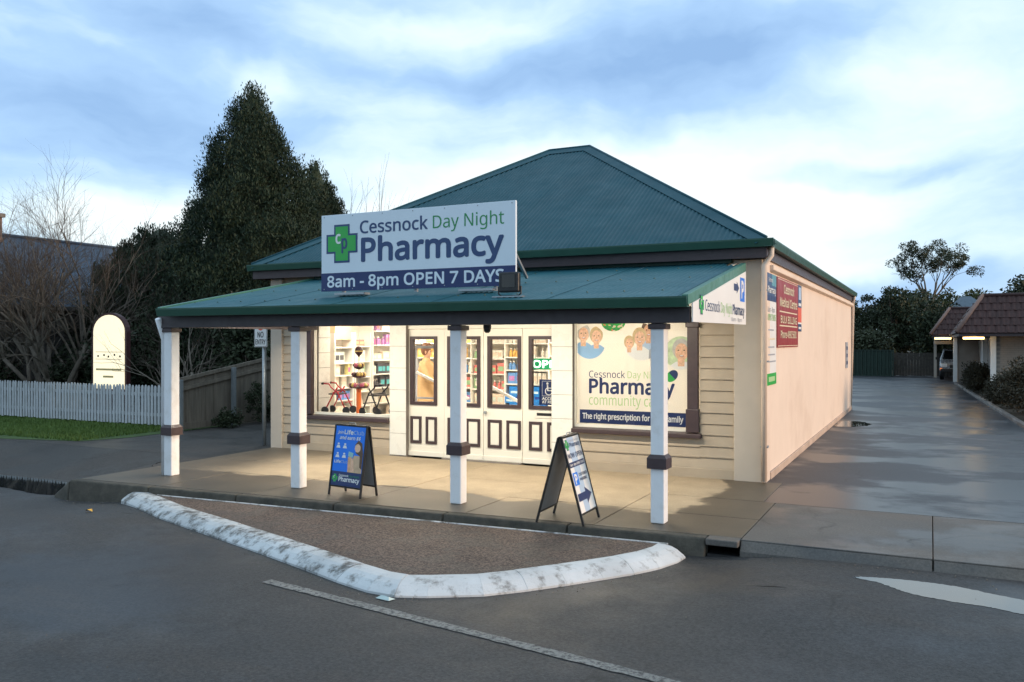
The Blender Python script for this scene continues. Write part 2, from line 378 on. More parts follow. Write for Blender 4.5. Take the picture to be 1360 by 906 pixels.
# ------------------------------------------------------------------ mesh helpers
def world_off(p):
    v = Vector((0, 0, 0))
    while p is not None:
        v += p.location; p = p.parent
    return v
def put(o, parent=None, label=None, cat=None, group=None, kind=None):
    COL.objects.link(o)
    if parent is not None: o.parent = parent
    if label: o['label'] = label
    if cat: o['category'] = cat
    if group: o['group'] = group
    if kind: o['kind'] = kind
    return o
def empty(name, loc, label, cat, group=None):
    o = bpy.data.objects.new(name, None)
    o.location = loc
    o.empty_display_size = 0.2
    return put(o, None, label, cat, group)
class MB:
    def __init__(s): s.v = []; s.f = []; s.m = []; s.cur = 0
    def add(s, vs, fs):
        n = len(s.v); s.v += [tuple(q) for q in vs]
        for f in fs: s.f.append([i + n for i in f]); s.m.append(s.cur)
        return s
    def box(s, x0, x1, y0, y1, z0, z1):
        return s.add([(x0, y0, z0), (x1, y0, z0), (x1, y1, z0), (x0, y1, z0), (x0, y0, z1), (x1, y0, z1), (x1, y1, z1), (x0, y1, z1)],
                     [(0, 3, 2, 1), (4, 5, 6, 7), (0, 1, 5, 4), (1, 2, 6, 5), (2, 3, 7, 6), (3, 0, 4, 7)])
    def prism(s, a, b):
        """two matching rings of points -> closed solid"""
        n = len(a)
        return s.add(list(a) + list(b), [tuple(range(n))[::-1], tuple(range(n, 2 * n))] + [(i, (i + 1) % n, n + (i + 1) % n, n + i) for i in range(n)])
    def bar(s, p, q, w, h=None, up=(0, 0, 1)):
        p, q = Vector(p), Vector(q); h = h or w
        d = (q - p).normalized(); u = Vector(up)
        if abs(d.dot(u)) > 0.98: u = Vector((0, 1, 0))
        r = d.cross(u).normalized() * w / 2; u = r.cross(d).normalized() * h / 2
        return s.prism([p - r - u, p + r - u, p + r + u, p - r + u], [q - r - u, q + r - u, q + r + u, q - r + u])
    def tube(s, pts, r, n=8, cap=True):
        pts = [Vector(p) for p in pts]
        rs = r if isinstance(r, (list, tuple)) else [r] * len(pts)
        base = len(s.v)
        prev = None
        for i, p in enumerate(pts):
            d = (pts[min(i + 1, len(pts) - 1)] - pts[max(i - 1, 0)]).normalized()
            if prev is None:
                a = Vector((0, 0, 1)) if abs(d.z) < 0.9 else Vector((1, 0, 0))
                x = d.cross(a).normalized()
            else:
                x = (prev - d * prev.dot(d)).normalized()
            prev = x
            y = d.cross(x)
            for k in range(n):
                t_ = 2 * math.pi * k / n
                s.v.append(tuple(p + (x * math.cos(t_) + y * math.sin(t_)) * rs[i]))
        for i in range(len(pts) - 1):
            for k in range(n):
                s.f.append([base + i * n + k, base + i * n + (k + 1) % n, base + (i + 1) * n + (k + 1) % n, base + (i + 1) * n + k]); s.m.append(s.cur)
        if cap:
            s.f.append([base + k for k in range(n)][::-1]); s.m.append(s.cur)
            s.f.append([base + (len(pts) - 1) * n + k for k in range(n)]); s.m.append(s.cur)
        return s
    def lathe(s, c, prof, n=16):
        base = len(s.v); c = Vector(c)
        for r, z in prof:
            for k in range(n):
                t_ = 2 * math.pi * k / n
                s.v.append((c.x + r * math.cos(t_), c.y + r * math.sin(t_), c.z + z))
        for i in range(len(prof) - 1):
            for k in range(n):
                s.f.append([base + i * n + k, base + i * n + (k + 1) % n, base + (i + 1) * n + (k + 1) % n, base + (i + 1) * n + k]); s.m.append(s.cur)
        s.f.append([base + k for k in range(n)][::-1]); s.m.append(s.cur)
        s.f.append([base + (len(prof) - 1) * n + k for k in range(n)]); s.m.append(s.cur)
        return s
    def mesh(s, name, mats, off=(0, 0, 0), smooth=False):
        me = bpy.data.meshes.new(name)
        ox, oy, oz = off
        me.from_pydata([(x - ox, y - oy, z - oz) for x, y, z in s.v], [], s.f)
        for m_ in (mats if isinstance(mats, (list, tuple)) else [mats]): me.materials.append(m_)
        if len(s.m) == len(me.polygons) and any(s.m): me.polygons.foreach_set('material_index', s.m)
        if smooth: me.polygons.foreach_set('use_smooth', [True] * len(me.polygons))
        me.update()
        return me
    def build(s, name, mats, parent=None, bevel=0.0, smooth=False, label=None, cat=None, group=None, kind=None, at=None):
        if parent is not None: off = world_off(parent); loc = (0, 0, 0)
        else:
            a = np.array(s.v); lo, hi = a.min(0), a.max(0)
            off = at if at is not None else ((lo[0] + hi[0]) / 2, (lo[1] + hi[1]) / 2, lo[2]); loc = off
        me = s.mesh(name, mats, off, smooth)
        bm = bmesh.new(); bm.from_mesh(me); bmesh.ops.recalc_face_normals(bm, faces=bm.faces); bm.to_mesh(me); bm.free()
        o = bpy.data.objects.new(name, me)
        o.location = loc
        if bevel:
            b = o.modifiers.new('bevel', 'BEVEL'); b.width = bevel; b.segments = 2; b.limit_method = 'ANGLE'
            b.angle_limit = math.radians(40)
        return put(o, parent, label, cat, group, kind)
def box(name, m_, b, parent=None, bevel=0.0, **k):
    return MB().box(*b).build(name, m_, parent, bevel, **k)
def piece(name, me, loc, parent, rot=None):
    """one of many alike pieces that share mesh data; loc in world space"""
    o = bpy.data.objects.new(name, me)
    o.location = Vector(loc) - world_off(parent)
    if rot: o.rotation_euler = rot
    return put(o, parent)
def copy_tree(o, parent=None):
    c = o.copy(); COL.objects.link(c); c.parent = parent
    for ch in list(o.children): copy_tree(ch, c)
    return c
def dup(o, loc, rot=None, label=None):
    c = copy_tree(o); c.location = loc
    if rot: c.rotation_euler = rot
    if label: c['label'] = label
    return c

# ---- flat print on boards: a frame with origin at the lower left corner
class Face:
    def __init__(s, o, u, v, w, h):
        s.o, s.u, s.v = Vector(o), Vector(u).normalized(), Vector(v).normalized()
        s.n = s.u.cross(s.v); s.w, s.h = w, h
    def p(s, x, y, e=0.0): return s.o + s.u * x + s.v * y + s.n * e
FONT_CACHE = {}
try:    # the plain sans that ships inside Blender; the built-in face is the fallback
    import os
    SANS = bpy.data.fonts.load(os.path.join(bpy.utils.system_resource('DATAFILES'), 'fonts', 'NotoSansHebrew-Regular.woff2'))
except Exception:
    SANS = None
def glyphs(txt, offset, shear=0.0, align='CENTER'):
    key = (txt, offset, shear)
    if key in FONT_CACHE: return FONT_CACHE[key]
    c = bpy.data.curves.new('lettering', 'FONT')
    if SANS: c.font = SANS
    c.body = txt; c.size = 1; c.offset = 0.0 if SANS else offset; c.shear = shear; c.resolution_u = 4
    c.align_x = align; c.fill_mode = 'FRONT'; c.space_line = 0.85
    o = bpy.data.objects.new('lettering', c); COL.objects.link(o)
    dg = bpy.context.evaluated_depsgraph_get()
    me = bpy.data.meshes.new_from_object(o.evaluated_get(dg))
    vs = [v.co.copy() for v in me.vertices]; fs = [tuple(p.vertices) for p in me.polygons]
    bpy.data.objects.remove(o, do_unlink=True); bpy.data.curves.remove(c); bpy.data.meshes.remove(me)
    FONT_CACHE[key] = (vs, fs)
    return vs, fs
def text(face, txt, x0, x1, y0, cap, m_, parent, off=0.0, e=0.003, name='lettering', shear=0.0):
    """letters fitted between x0 and x1, baseline y0, capitals cap high"""
    vs, fs = glyphs(txt, off, shear)
    ref = glyphs('H', off)[0]
    ch = max(v.y for v in ref)
    a, b = min(v.x for v in vs), max(v.x for v in vs)
    mb = MB(); k = cap / ch
    # heavier strokes: the outline laid down again a hair's breadth to each side
    g = off * k * 1.15 if (SANS and off > 0) else 0.0
    shifts = [(0, 0)] if not g else [(0, 0)] + [(g * math.cos(t_), g * math.sin(t_)) for t_ in (math.pi * j / 4 for j in range(8))]
    for j, (dx, dy) in enumerate(shifts):
        mb.add([face.p(x0 + g + (v.x - a) / (b - a) * (x1 - x0 - 2 * g) + dx, y0 + v.y * k + dy, e + j * 0.00012) for v in vs], fs)
    return mb.build(name, m_, parent)
def flat(face, pts, m_, parent, e=0.002, name='print'):
    return MB().add([face.p(x, y, e) for x, y in pts], [tuple(range(len(pts)))]).build(name, m_, parent)
def rect(face, x0, x1, y0, y1, m_, parent, e=0.002, name='print'):
    return flat(face, [(x0, y0), (x1, y0), (x1, y1), (x0, y1)], m_, parent, e, name)
def ell(cx, cy, rx, ry, n=28, a=0.0):
    return [(cx + rx * math.cos(t_) * math.cos(a) - ry * math.sin(t_) * math.sin(a), cy + rx * math.cos(t_) * math.sin(a) + ry * math.sin(t_) * math.cos(a))
            for t_ in (2 * math.pi * k / n for k in range(n))]
def clip(poly, convex):
    outp = list(poly)
    for i in range(len(convex)):
        a, b = convex[i], convex[(i + 1) % len(convex)]
        inp, outp = outp, []
        side = lambda p: (b[0] - a[0]) * (p[1] - a[1]) - (b[1] - a[1]) * (p[0] - a[0])
        for j in range(len(inp)):
            p, q = inp[j], inp[(j + 1) % len(inp)]
            sp, sq = side(p), side(q)
            if sp >= 0: outp.append(p)
            if (sp >= 0) != (sq >= 0):
                t_ = sp / (sp - sq); outp.append((p[0] + (q[0] - p[0]) * t_, p[1] + (q[1] - p[1]) * t_))
        if not outp: return []
    return outp
def cross_logo(face, cx, cy, s, parent, e=0.003):
    """green cross with a blue rim and a white c and blue p"""
    def plus(r, a): return [(cx - a, cy - r), (cx + a, cy - r), (cx + a, cy - a), (cx + r, cy - a), (cx + r, cy + a), (cx + a, cy + a), (cx + a, cy + r),
                            (cx - a, cy + r), (cx - a, cy + a), (cx - r, cy + a), (cx - r, cy - a), (cx - a, cy - a)]
    flat(face, plus(s, s * 0.50), M['navy2'], parent, e, 'logo_rim')
    flat(face, plus(s * 0.89, s * 0.40), M['green'], parent, e + 0.0015, 'logo_cross')
    text(face, 'c', cx - s * 0.40, cx - s * 0.06, cy + s * 0.02, s * 0.62, M['pwhite'], parent, 0.02, e + 0.003, 'logo_letter')
    text(face, 'p', cx - s * 0.02, cx + s * 0.36, cy - s * 0.26, s * 0.68, M['navy2'], parent, 0.02, e + 0.003, 'logo_letter')

# ================================================================== GROUND, ROAD, FOOTPATH
def sst(a, b, x):
    t_ = max(0, min(1, (x - a) / (b - a))); return t_ * t_ * (3 - 2 * t_)
def kerb_y(x): return 8.60 + 0.050 * (x + 2.05)
def road_z(x, y=9): return -0.20 + (-0.10 * sst(-9.2, -11.3, x) + 0.10 * sst(-2.3, -0.9, x)) * sst(6.0, 7.5, y)
def sheet(name, xs, ys, zf, m_, kind='structure'):
    mb = MB()
    vs = [(x, y, zf(x, y)) for y in ys for x in xs]
    n = len(xs)
    mb.add(vs, [(j * n + i, j * n + i + 1, (j + 1) * n + i + 1, (j + 1) * n + i) for j in range(len(ys) - 1) for i in range(n - 1)])
    return mb.build(name, m_, kind=kind, at=(0, 0, 0), smooth=True)
# one ground sheet to the horizon, a step down under the road
gx = [-900, -200, -60, -20, 0, 20, 60, 200, 900]
gy = [-900, -200, 10.9, 10.901, 60, 200, 900]
sheet('ground', gx, gy, lambda x, y: -0.45 if y < 10.9005 else -0.03, M['soil'])
# flatten: everything between y 7.6 and the kerb is covered by the road apron below
rx = [-900, -200, -60, -30, -20] + [-16 + 0.5 * i for i in range(45)] + [10, 30, 60, 200, 900]
sheet('road', rx, [-200, -60, -20, 0, 4, 6, 6.3, 6.6, 6.9, 7.2, 7.55], road_z, M['asphalt'])
def strip_sheet(name, xs, f0, f1, m_, rows=6):
    """ground strip between two edge functions x -> (y, z)"""
    mb = MB(); n = len(xs)
    for r in range(rows + 1):
        for x in xs:
            (a, za), (b, zb) = f0(x), f1(x); t_ = r / rows
            mb.v.append((x, a + (b - a) * t_, za + (zb - za) * t_))
    for r in range(rows):
        for i in range(n - 1): mb.f.append([r * n + i, r * n + i + 1, (r + 1) * n + i + 1, (r + 1) * n + i]); mb.m.append(0)
    return mb.build(name, m_, kind='structure', at=(0, 0, 0), smooth=True)
def edge_y(x):  # where the road meets kerb or layback
    l = sst(-11.2, -11.9, x)
    return kerb_y(x) * (1 - l) + 9.30 * l
ground_me = bpy.data.objects['ground'].data
xs_all = [-200, -60, -30, -20] + [-16 + 0.4 * i for i in range(60)] + [10, 30, 60, 200]
strip_sheet('road_edge', xs_all, lambda x: (7.55, road_z(x)), lambda x: (edge_y(x) + 0.02 , road_z(x)), M['asphalt'])

# kerb along the footpath: separate kerb lengths with dark joints
kerb = empty('kerb', (-6.3, 8.4, -0.2), 'old dark concrete kerb along the shop footpath', 'kerb')
kerb['kind'] = 'structure'
x = -11.15
while x < -2.2:
    x2 = min(x + 1.52, -2.05)
    a, b = x + 0.006, x2 - 0.006
    za, zb = road_z(a) - 0.05, road_z(b) - 0.05
    MB().prism([(a, kerb_y(a) - 0.025, za), (a, kerb_y(a) + 0.15, za), (a, kerb_y(a) + 0.15, -0.002), (a, kerb_y(a) + 0.015, -0.002)],
               [(b, kerb_y(b) - 0.025, zb), (b, kerb_y(b) + 0.15, zb), (b, kerb_y(b) + 0.15, -0.002), (b, kerb_y(b) + 0.015, -0.002)]).build('kerb_length', M['kerb'], kerb, 0.02)
    x = x2
a, b = -11.62, -11.156
MB().prism([(a, kerb_y(a) + 0.10, -0.40), (a, kerb_y(a) + 0.34, -0.40), (a, kerb_y(a) + 0.34, -0.26), (a, kerb_y(a) + 0.13, -0.27)],
           [(b, kerb_y(b) - 0.025, -0.40), (b, kerb_y(b) + 0.15, -0.40), (b, kerb_y(b) + 0.15, -0.012), (b, kerb_y(b) + 0.015, -0.014)]).build('kerb_end', M['kerb'], kerb, 0.03)
# dark drain mouth at the end of the kerb
pit = empty('drain_inlet', (-1.98, 8.6, -0.2), 'dark kerb drain inlet at the corner of the footpath', 'drain')
MB().box(-2.04, -1.72, 8.62, 8.95, -0.36, -0.16).build('pit', M['black'], pit)
MB().prism([(-2.05, 8.585, -0.004), (-1.725, 8.585, -0.004), (-1.725, 8.98, -0.004), (-2.05, 8.98, -0.004)],
           [(-2.05, 8.585, -0.07), (-1.725, 8.585, -0.07), (-1.725, 8.98, -0.07), (-2.05, 8.98, -0.07)]).build('lintel', M['layback'], pit, 0.012)

# footpath: concrete slabs
fp = empty('footpath', (-6, 10, 0), 'concrete footpath under the veranda', 'footpath')
fp['kind'] = 'structure'
x = -11.1
while x < -1.75:
    x2 = x + 1.56
    if x2 > -2.0: x2 = -1.72
    for (ya, yb) in ((None, 9.74), (9.74, 10.84), (10.84, 12.36)):
        if yb == 12.36 and x2 == -1.72: xe = -1.86
        else: xe = x2
        q = lambda xx: (kerb_y(xx) + 0.155 if ya is None else ya + 0.004)
        jz = rnd.uniform(-0.003, 0.003)
        pts = [(x + 0.004, q(x)), (xe - 0.004, q(xe)), (xe - 0.004, yb - 0.004), (x + 0.004, yb - 0.004)]
        MB().prism([(px_, py_, -0.1) for px_, py_ in pts], [(px_, py_, jz) for px_, py_ in pts]).build('slab', M['footpath'], fp, 0.006)
    x = x2
# driveway crossing slabs, right of the shop
dc = empty('driveway_crossing', (1, 9.6, 0), 'damp concrete driveway crossing beside the shop', 'footpath')
dc['kind'] = 'structure'
for a, b in ((-1.72, 0.02), (0.02, 2.9), (2.9, 6.0), (6.0, 9.0), (9.0, 14), (14, 60)):
    MB().box(a + 0.004, b - 0.004, 8.70, 10.836, -0.1, rnd.uniform(-0.004, 0.0)).build('slab', M['layback'], dc, 0.006)
    MB().prism([(a + 0.006, 8.62, -0.105), (a + 0.006, 8.694, -0.012), (a + 0.006, 8.694, -0.2), (a + 0.006, 8.62, -0.2)],
               [(b - 0.006, 8.62, -0.105), (b - 0.006, 8.694, -0.012), (b - 0.006, 8.694, -0.2), (b - 0.006, 8.62, -0.2)]).build('layback', M['layback'], dc, 0.01)
# bitumen driveway and yard behind
def poly_sheet(name, pts, z, m_, kind='structure', **k):
    return MB().add([(a, b, z) for a, b in pts], [tuple(range(len(pts)))]).build(name, m_, kind=kind, at=(0, 0, 0), **k)
poly_sheet('driveway', [(-1.86, 10.842), (14, 10.842), (12, 18), (3.2, 20.3), (1.95, 21.6), (0.98, 44.5), (2.3, 46.5), (6, 46.5), (6, 56), (-14, 52.6), (-14, 27), (-2.08, 27), (-2.08, 12.38), (-1.86, 12.36)], -0.002, M['driveway'])
# asphalt side lane at the left
poly_sheet('side_lane', [(-60, 10.86), (-12.0, 10.86), (-11.6, 10.4), (-11.3, 9.75), (-11.12, 9.6), (-11.12, 46), (-14.9, 46), (-14.9, 12.3), (-15.2, 11.4), (-17.2, 10.97), (-30, 10.93), (-60, 10.93)], -0.006, M['lane'])
strip_sheet('lane_apron', [-60, -30, -20] + [-16 + 0.2 * i for i in range(25)] + [-11.1], lambda x: (edge_y(x) - 0.01 + 0.14 * (1 - sst(-11.2, -11.9, x)), -0.008 + (road_z(x) + 0.004) * sst(-11.15, -11.8, x)), lambda x: (9.62 + 1.26 * sst(-11.15, -11.95, x), -0.004), M['lane'], 4)
# lawn with real blades
poly_sheet('lawn', [(-60, 10.9), (-30, 10.9), (-17.2, 10.95), (-15.2, 11.4), (-14.9, 12.3), (-14.95, 15), (-60, 15)], 0.0, M['lawn'])
def blades(name, area, n, h, m_, label, seed):
    r = np.random.default_rng(seed)
    P = np.stack([r.uniform(area[0], area[1], n), r.uniform(area[2], area[3], n), np.zeros(n)], 1)
    a = r.uniform(0, 2 * np.pi, n); hh = h * r.uniform(0.5, 1.3, n); w = 0.012
    d = np.stack([np.cos(a), np.sin(a), np.zeros(n)], 1) * w
    tip = P + np.stack([r.normal(0, 0.025, n), r.normal(0, 0.025, n), hh], 1)
    V = np.stack([P - d, P + d, tip], 1).reshape(-1, 3)
    me = bpy.data.meshes.new(name)
    me.from_pydata(V.tolist(), [], np.arange(n * 3).reshape(-1, 3).tolist()); me.materials.append(m_)
    o = bpy.data.objects.new(name, me)
    return put(o, None, label, 'grass', None, 'stuff')
blades('grass', (-24, -15.3, 11.35, 14.4), 26000, 0.07, M['grass'], 'short green grass in front of the white picket fence', 3)

# ---- traffic island: rounded kerb painted white, brown bitumen infill
isl = empty('traffic_island', (-5.5, 7.4, -0.2), 'brown bitumen traffic island with worn white painted kerb', 'traffic island')
outer = [(-9.95, 8.06), (-9.3, 7.80), (-8.56, 7.49), (-7.85, 7.25), (-7.14, 7.02), (-6.3, 6.74), (-5.47, 6.45), (-4.85, 6.22), (-4.42, 6.09), (-4.12, 6.08), (-3.86, 6.19), (-3.45, 6.44),
         (-3.17, 6.74), (-2.93, 7.05), (-2.70, 7.37), (-2.50, 7.66), (-2.34, 7.95), (-2.24, 8.25), (-2.22, 8.46)]
def offs(path, d):
    res = []
    for i, p in enumerate(path):
        a, b = path[max(0, i - 1)], path[min(len(path) - 1, i + 1)]
        t_ = Vector((b[0] - a[0], b[1] - a[1])).normalized()
        res.append((p[0] - t_.y * d, p[1] + t_.x * d))
    return res
prof = [(0.0, -0.26), (0.0, -0.180), (0.02, -0.160), (0.09, -0.112), (0.15, -0.088), (0.21, -0.079), (0.285, -0.077), (0.30, -0.081), (0.30, -0.26)]
rings = [offs(outer, d) for d, _ in prof]
# two or three kerb units between path points
for i in range(len(outer) - 1):
    sub = 1
    for k in range(sub):
        t0, t1 = k / sub, (k + 1) / sub
        seglen = math.dist(outer[i], outer[i + 1])
        gap = 0.003 if i in (3, 5, 6, 8, 13, 15) else 0.0005
        g0, g1 = t0 + gap / seglen, t1 - gap / seglen
        wob = rnd.uniform(-0.003, 0.003)
        A = [(r[i][0] + (r[i + 1][0] - r[i][0]) * g0, r[i][1] + (r[i + 1][1] - r[i][1]) * g0, z + wob) for r, (_, z) in zip(rings, prof)]
        B = [(r[i][0] + (r[i + 1][0] - r[i][0]) * g1, r[i][1] + (r[i + 1][1] - r[i][1]) * g1, z + wob) for r, (_, z) in zip(rings, prof)]
        MB().prism(A, B).build('kerb_unit', M['freshwhite'] if i >= 7 else M['wornwhite'], isl)
inn = offs(outer, 0.295)
back = [(x, kerb_y(x) - 0.07) for x in (-2.42, -3.5, -5, -6.5, -8, -9.4)]
ring = [p for p in inn if p[1] < kerb_y(p[0]) - 0.1] + back
MB().prism([(a, b, -0.26) for a, b in ring], [(a, b, -0.086) for a, b in ring]).build('infill', M['island'], isl)
# thin white edge along the gutter side
for i in range(len(back) - 1):
    a, b = back[i], back[i + 1]
    MB().prism([(a[0], a[1], -0.26), (a[0], a[1] + 0.035, -0.26), (a[0], a[1] + 0.035, -0.078), (a[0], a[1], -0.078)],
               [(b[0] + 0.006, b[1], -0.26), (b[0] + 0.006, b[1] + 0.035, -0.26), (b[0] + 0.006, b[1] + 0.035, -0.078), (b[0] + 0.006, b[1], -0.078)]).build('back_edging', M['wornwhite'], isl, 0.008)

# grit and small stones washed along the gutter and the island edge
def grit():
    r = np.random.default_rng(5); V = []; F = []
    def stone(x_, y_, z_, s_):
        b = len(V); q = r.normal(0, .25, (6, 3)) + np.array([(1, 0, 0), (-1, 0, 0), (0, 1, 0), (0, -1, 0), (0, 0, .8), (0, 0, -.5)])
        for v in q: V.append((x_ + v[0] * s_, y_ + v[1] * s_, z_ + v[2] * s_))
        for f_ in ((0, 2, 4), (2, 1, 4), (1, 3, 4), (3, 0, 4), (2, 0, 5), (1, 2, 5), (3, 1, 5), (0, 3, 5)): F.append([b + k for k in f_])
    for _ in range(260):
        i = r.integers(0, len(outer) - 1); t_ = r.uniform(); d = abs(r.normal(0, .09)) + .01
        a, b = Vector(outer[i]), Vector(outer[i + 1]); c = a.lerp(b, t_); n_ = Vector((b.y - a.y, a.x - b.x)).normalized()
        stone(c.x + n_.x * d, c.y + n_.y * d, road_z(c.x) + .003, r.uniform(.003, .009))
    for _ in range(240):
        x_ = r.uniform(-1.7, 5) if r.uniform() < .6 else r.uniform(-11.2, -9.9); d = abs(r.normal(0, .16)) + .02
        stone(x_, kerb_y(min(x_, -2)) - d, road_z(x_) + .003, r.uniform(.003, .009))
    for _ in range(260): 
        x_, y_ = r.uniform(-9, 4), r.uniform(3.5, 8); stone(x_, y_, road_z(x_, y_) + .002, r.uniform(.002, .006))
    me = bpy.data.meshes.new('road_grit'); me.from_pydata(V, [], F); me.materials.append(mat('grit_stone', (0.16, 0.145, 0.125), 0.8, 0.5, 40))
    put(bpy.data.objects.new('road_grit', me), None, 'loose grit and small stones scattered over the road', 'grit', None, 'stuff')
grit()

def road_i(x): return float(np.interp(x, rx, [road_z(q, 5) for q in rx]))   # height of the road sheet itself between its grid lines
# painted lane line, puddles, a leaf and a bit of litter
L0, L1 = Vector((-5.45, 5.97)), Vector((6, 4.16))
dn = Vector((L1.y - L0.y, L0.x - L1.x)).normalized() * 0.055
lp = []
nseg = 180
for k in range(nseg + 1):
    c = L0 + (L1 - L0) * k / nseg; lp.append((c, rnd.uniform(0.85, 1.1)))
mb = MB()
for c, w_ in lp: mb.v += [(c.x - dn.x * w_, c.y - dn.y * w_, road_i(c.x) + 0.006), (c.x + dn.x * w_, c.y + dn.y * w_, road_i(c.x) + 0.006)]
for k in range(nseg): mb.f.append([2 * k, 2 * k + 1, 2 * k + 3, 2 * k + 2]); mb.m.append(0)
mb.build('lane_line', M['line'], kind='structure', at=(0, 0, 0))
def puddle(name, pts, z, label, seed, sub=6, amp=0.05):
    r = random.Random(seed); q = []
    n = len(pts)
    for i in range(n):
        p0, p1, p2, p3 = (Vector(pts[(i + j - 1) % n]) for j in range(4))
        for k in range(sub):
            t_ = k / sub
            v = 0.5 * ((2 * p1) + (p2 - p0) * t_ + (2 * p0 - 5 * p1 + 4 * p2 - p3) * t_ ** 2 + (3 * p1 - p0 - 3 * p2 + p3) * t_ ** 3)
            q.append((v.x + r.uniform(-amp, amp), v.y + r.uniform(-amp, amp) * 0.6))
    o = MB().add([(a, b, z) for a, b in q], [tuple(range(len(q)))]).build(name, M['water'], kind='structure', at=(0, 0, 0))
    o['label'] = label
puddle('puddle', [(-0.62, 8.10), (-0.42, 8.18), (-0.12, 8.21), (0.20, 8.18), (0.45, 8.08), (0.9, 7.92), (1.5, 7.76), (1.4, 7.42), (0.70, 7.56), (0.42, 7.66), (0.18, 7.69), (-0.10, 7.76), (-0.24, 7.86), (-0.42, 8.02)], -0.097, 'bright puddle on the road by the driveway crossing', 1, 16, 0.014)
puddle('puddle', [(-17, 9.15), (-14.2, 9.18), (-13.0, 9.2), (-12.1, 9.12), (-11.75, 8.85), (-11.65, 8.5), (-12.0, 8.28), (-13.1, 8.42), (-14.2, 8.40), (-17, 8.5)], -0.294, 'puddle in the left gutter mirroring the picket fence', 2, 6, 0.025)
puddle('puddle', [(-2.0, 21.2), (-1.5, 21.4), (-1.3, 22.1), (-1.6, 22.7), (-2.0, 22.5)], 0.003, 'small puddle beside the peach wall', 4, 6, 0.05)
lf = MB(); lf.add([(-10.9, 8.0, 0), (-10.83, 8.03, 0.03), (-10.78, 8.0, 0.0), (-10.82, 7.95, 0.035), (-10.87, 7.96, 0.02)], [(0, 1, 4), (1, 2, 3), (1, 3, 4)])
lf.v = [(a + 1.05, b - 0.55, c + road_z(-9.8) + 0.01) for a, b, c in lf.v]
lf.build('fallen_leaf', mat('yellow_leaf', (0.55, 0.33, 0.05), 0.6), label='curled yellow leaf lying on the road', cat='leaf')
lt = MB(); lt.add([(-4.25, 5.98, -0.193), (-4.1, 5.96, -0.193), (-4.08, 6.03, -0.193), (-4.22, 6.05, -0.193), (-4.2, 6.0, -0.165), (-4.12, 5.99, -0.17)],
                  [(0, 1, 5, 4), (1, 2, 5), (2, 3, 4, 5), (3, 0, 4), (0, 3, 2, 1)])
lt.build('litter', mat('pale_litter', (0.5, 0.6, 0.58), 0.5), label='crumpled pale litter beside the white island kerb', cat='litter')

# ================================================================== SHOP BUILDING
FY = 12.37
XL, XR, YB = -11.14, -2.10, 26.8
shop = empty('shop_building', ((XL + XR) / 2, FY, 0), 'cream weatherboard shop with teal hipped roof and front veranda', 'shop')
# --- side and rear walls
rw = MB().box(XR - 0.22, XR, FY + 0.02, YB, -0.05, 3.22).build('right_wall', M['render'], shop)
MB().box(XL, XL + 0.2, FY + 0.02, YB, -0.05, 3.22).build('left_wall', M['board'], shop)
MB().box(XL + 0.2, XR - 0.22, YB - 0.2, YB, -0.05, 3.22).build('rear_wall', M['render'], shop)
# stepped cornice moulding along the top of the right wall
MB().prism([(XR, FY + 0.28, 3.00), (XR + 0.07, FY + 0.28, 3.03), (XR + 0.07, FY + 0.28, 3.10), (XR, FY + 0.28, 3.10)],
           [(XR, YB, 3.00), (XR + 0.07, YB, 3.03), (XR + 0.07, YB, 3.10), (XR, YB, 3.10)]).build('moulding', M['render'], rw, 0.01)
MB().box(XR, XR + 0.03, FY + 0.3, YB, -0.05, 0.10).build('plinth', mat('plinth_render', (0.5, 0.38, 0.30), 0.8, 0.2, 2), rw, 0.008)
# --- front wall: backing, then single weatherboards
fw = MB()
fw.box(XL, -10.35, FY + 0.03, FY + 0.15, -0.02, 3.22)            # left of window
fw.box(-10.35, -8.47, FY + 0.03, FY + 0.15, -0.02, 0.60)
fw.box(-10.35, -3.03, FY + 0.03, FY + 0.15, 2.32, 3.22)           # band above openings
fw.box(-5.03, -3.03, FY + 0.03, FY + 0.15, -0.02, 0.60)
fw.box(-3.03, XR - 0.02, FY + 0.03, FY + 0.15, -0.02, 3.22)
front = fw.build('front_wall', M['board'], shop)
def boards(x0, x1, z0, z1, exposure=0.160):
    n = max(1, round((z1 - z0) / exposure)); ex = (z1 - z0) / n
    w_ = x1 - x0
    me = MB().prism([(0, 0.030, 0), (0, -0.018, 0), (0, -0.018, 0.012), (0, 0.004, ex - 0.004), (0, 0.030, ex - 0.004)],
                    [(w_, 0.030, 0), (w_, -0.018, 0), (w_, -0.018, 0.012), (w_, 0.004, ex - 0.004), (w_, 0.030, ex - 0.004)]).mesh('weatherboard', M['board'])
    for i in range(n): piece('weatherboard', me, (x0, FY, z0 + i * ex), front)
boards(-10.88, -10.36, 0.14, 2.9)
boards(-10.36, -8.47, 0.14, 0.60)
boards(-5.03, -3.03, 0.14, 0.60)
boards(-3.03, -2.53, 0.14, 2.9)
MB().box(-10.88, -8.47, FY - 0.030, FY + 0.03, -0.02, 0.14).build('base_board', M['board'], front, 0.006)
MB().box(-5.03, -2.53, FY - 0.030, FY + 0.03, -0.02, 0.14).build('base_board', M['board'], front, 0.006)
MB().box(-2.53, -2.13, FY - 0.06, FY + 0.028, -0.02, 3.16).build('corner_pilaster', M['pilaster'], front, 0.01)
MB().box(-2.13, -2.085, FY - 0.035, FY + 0.3, -0.02, 3.16).build('corner_strip', M['render'], front, 0.006)
MB().box(XL - 0.01, -10.88, FY - 0.05, FY + 0.028, -0.02, 3.16).build('corner_pilaster', M['pilaster'], front, 0.01)
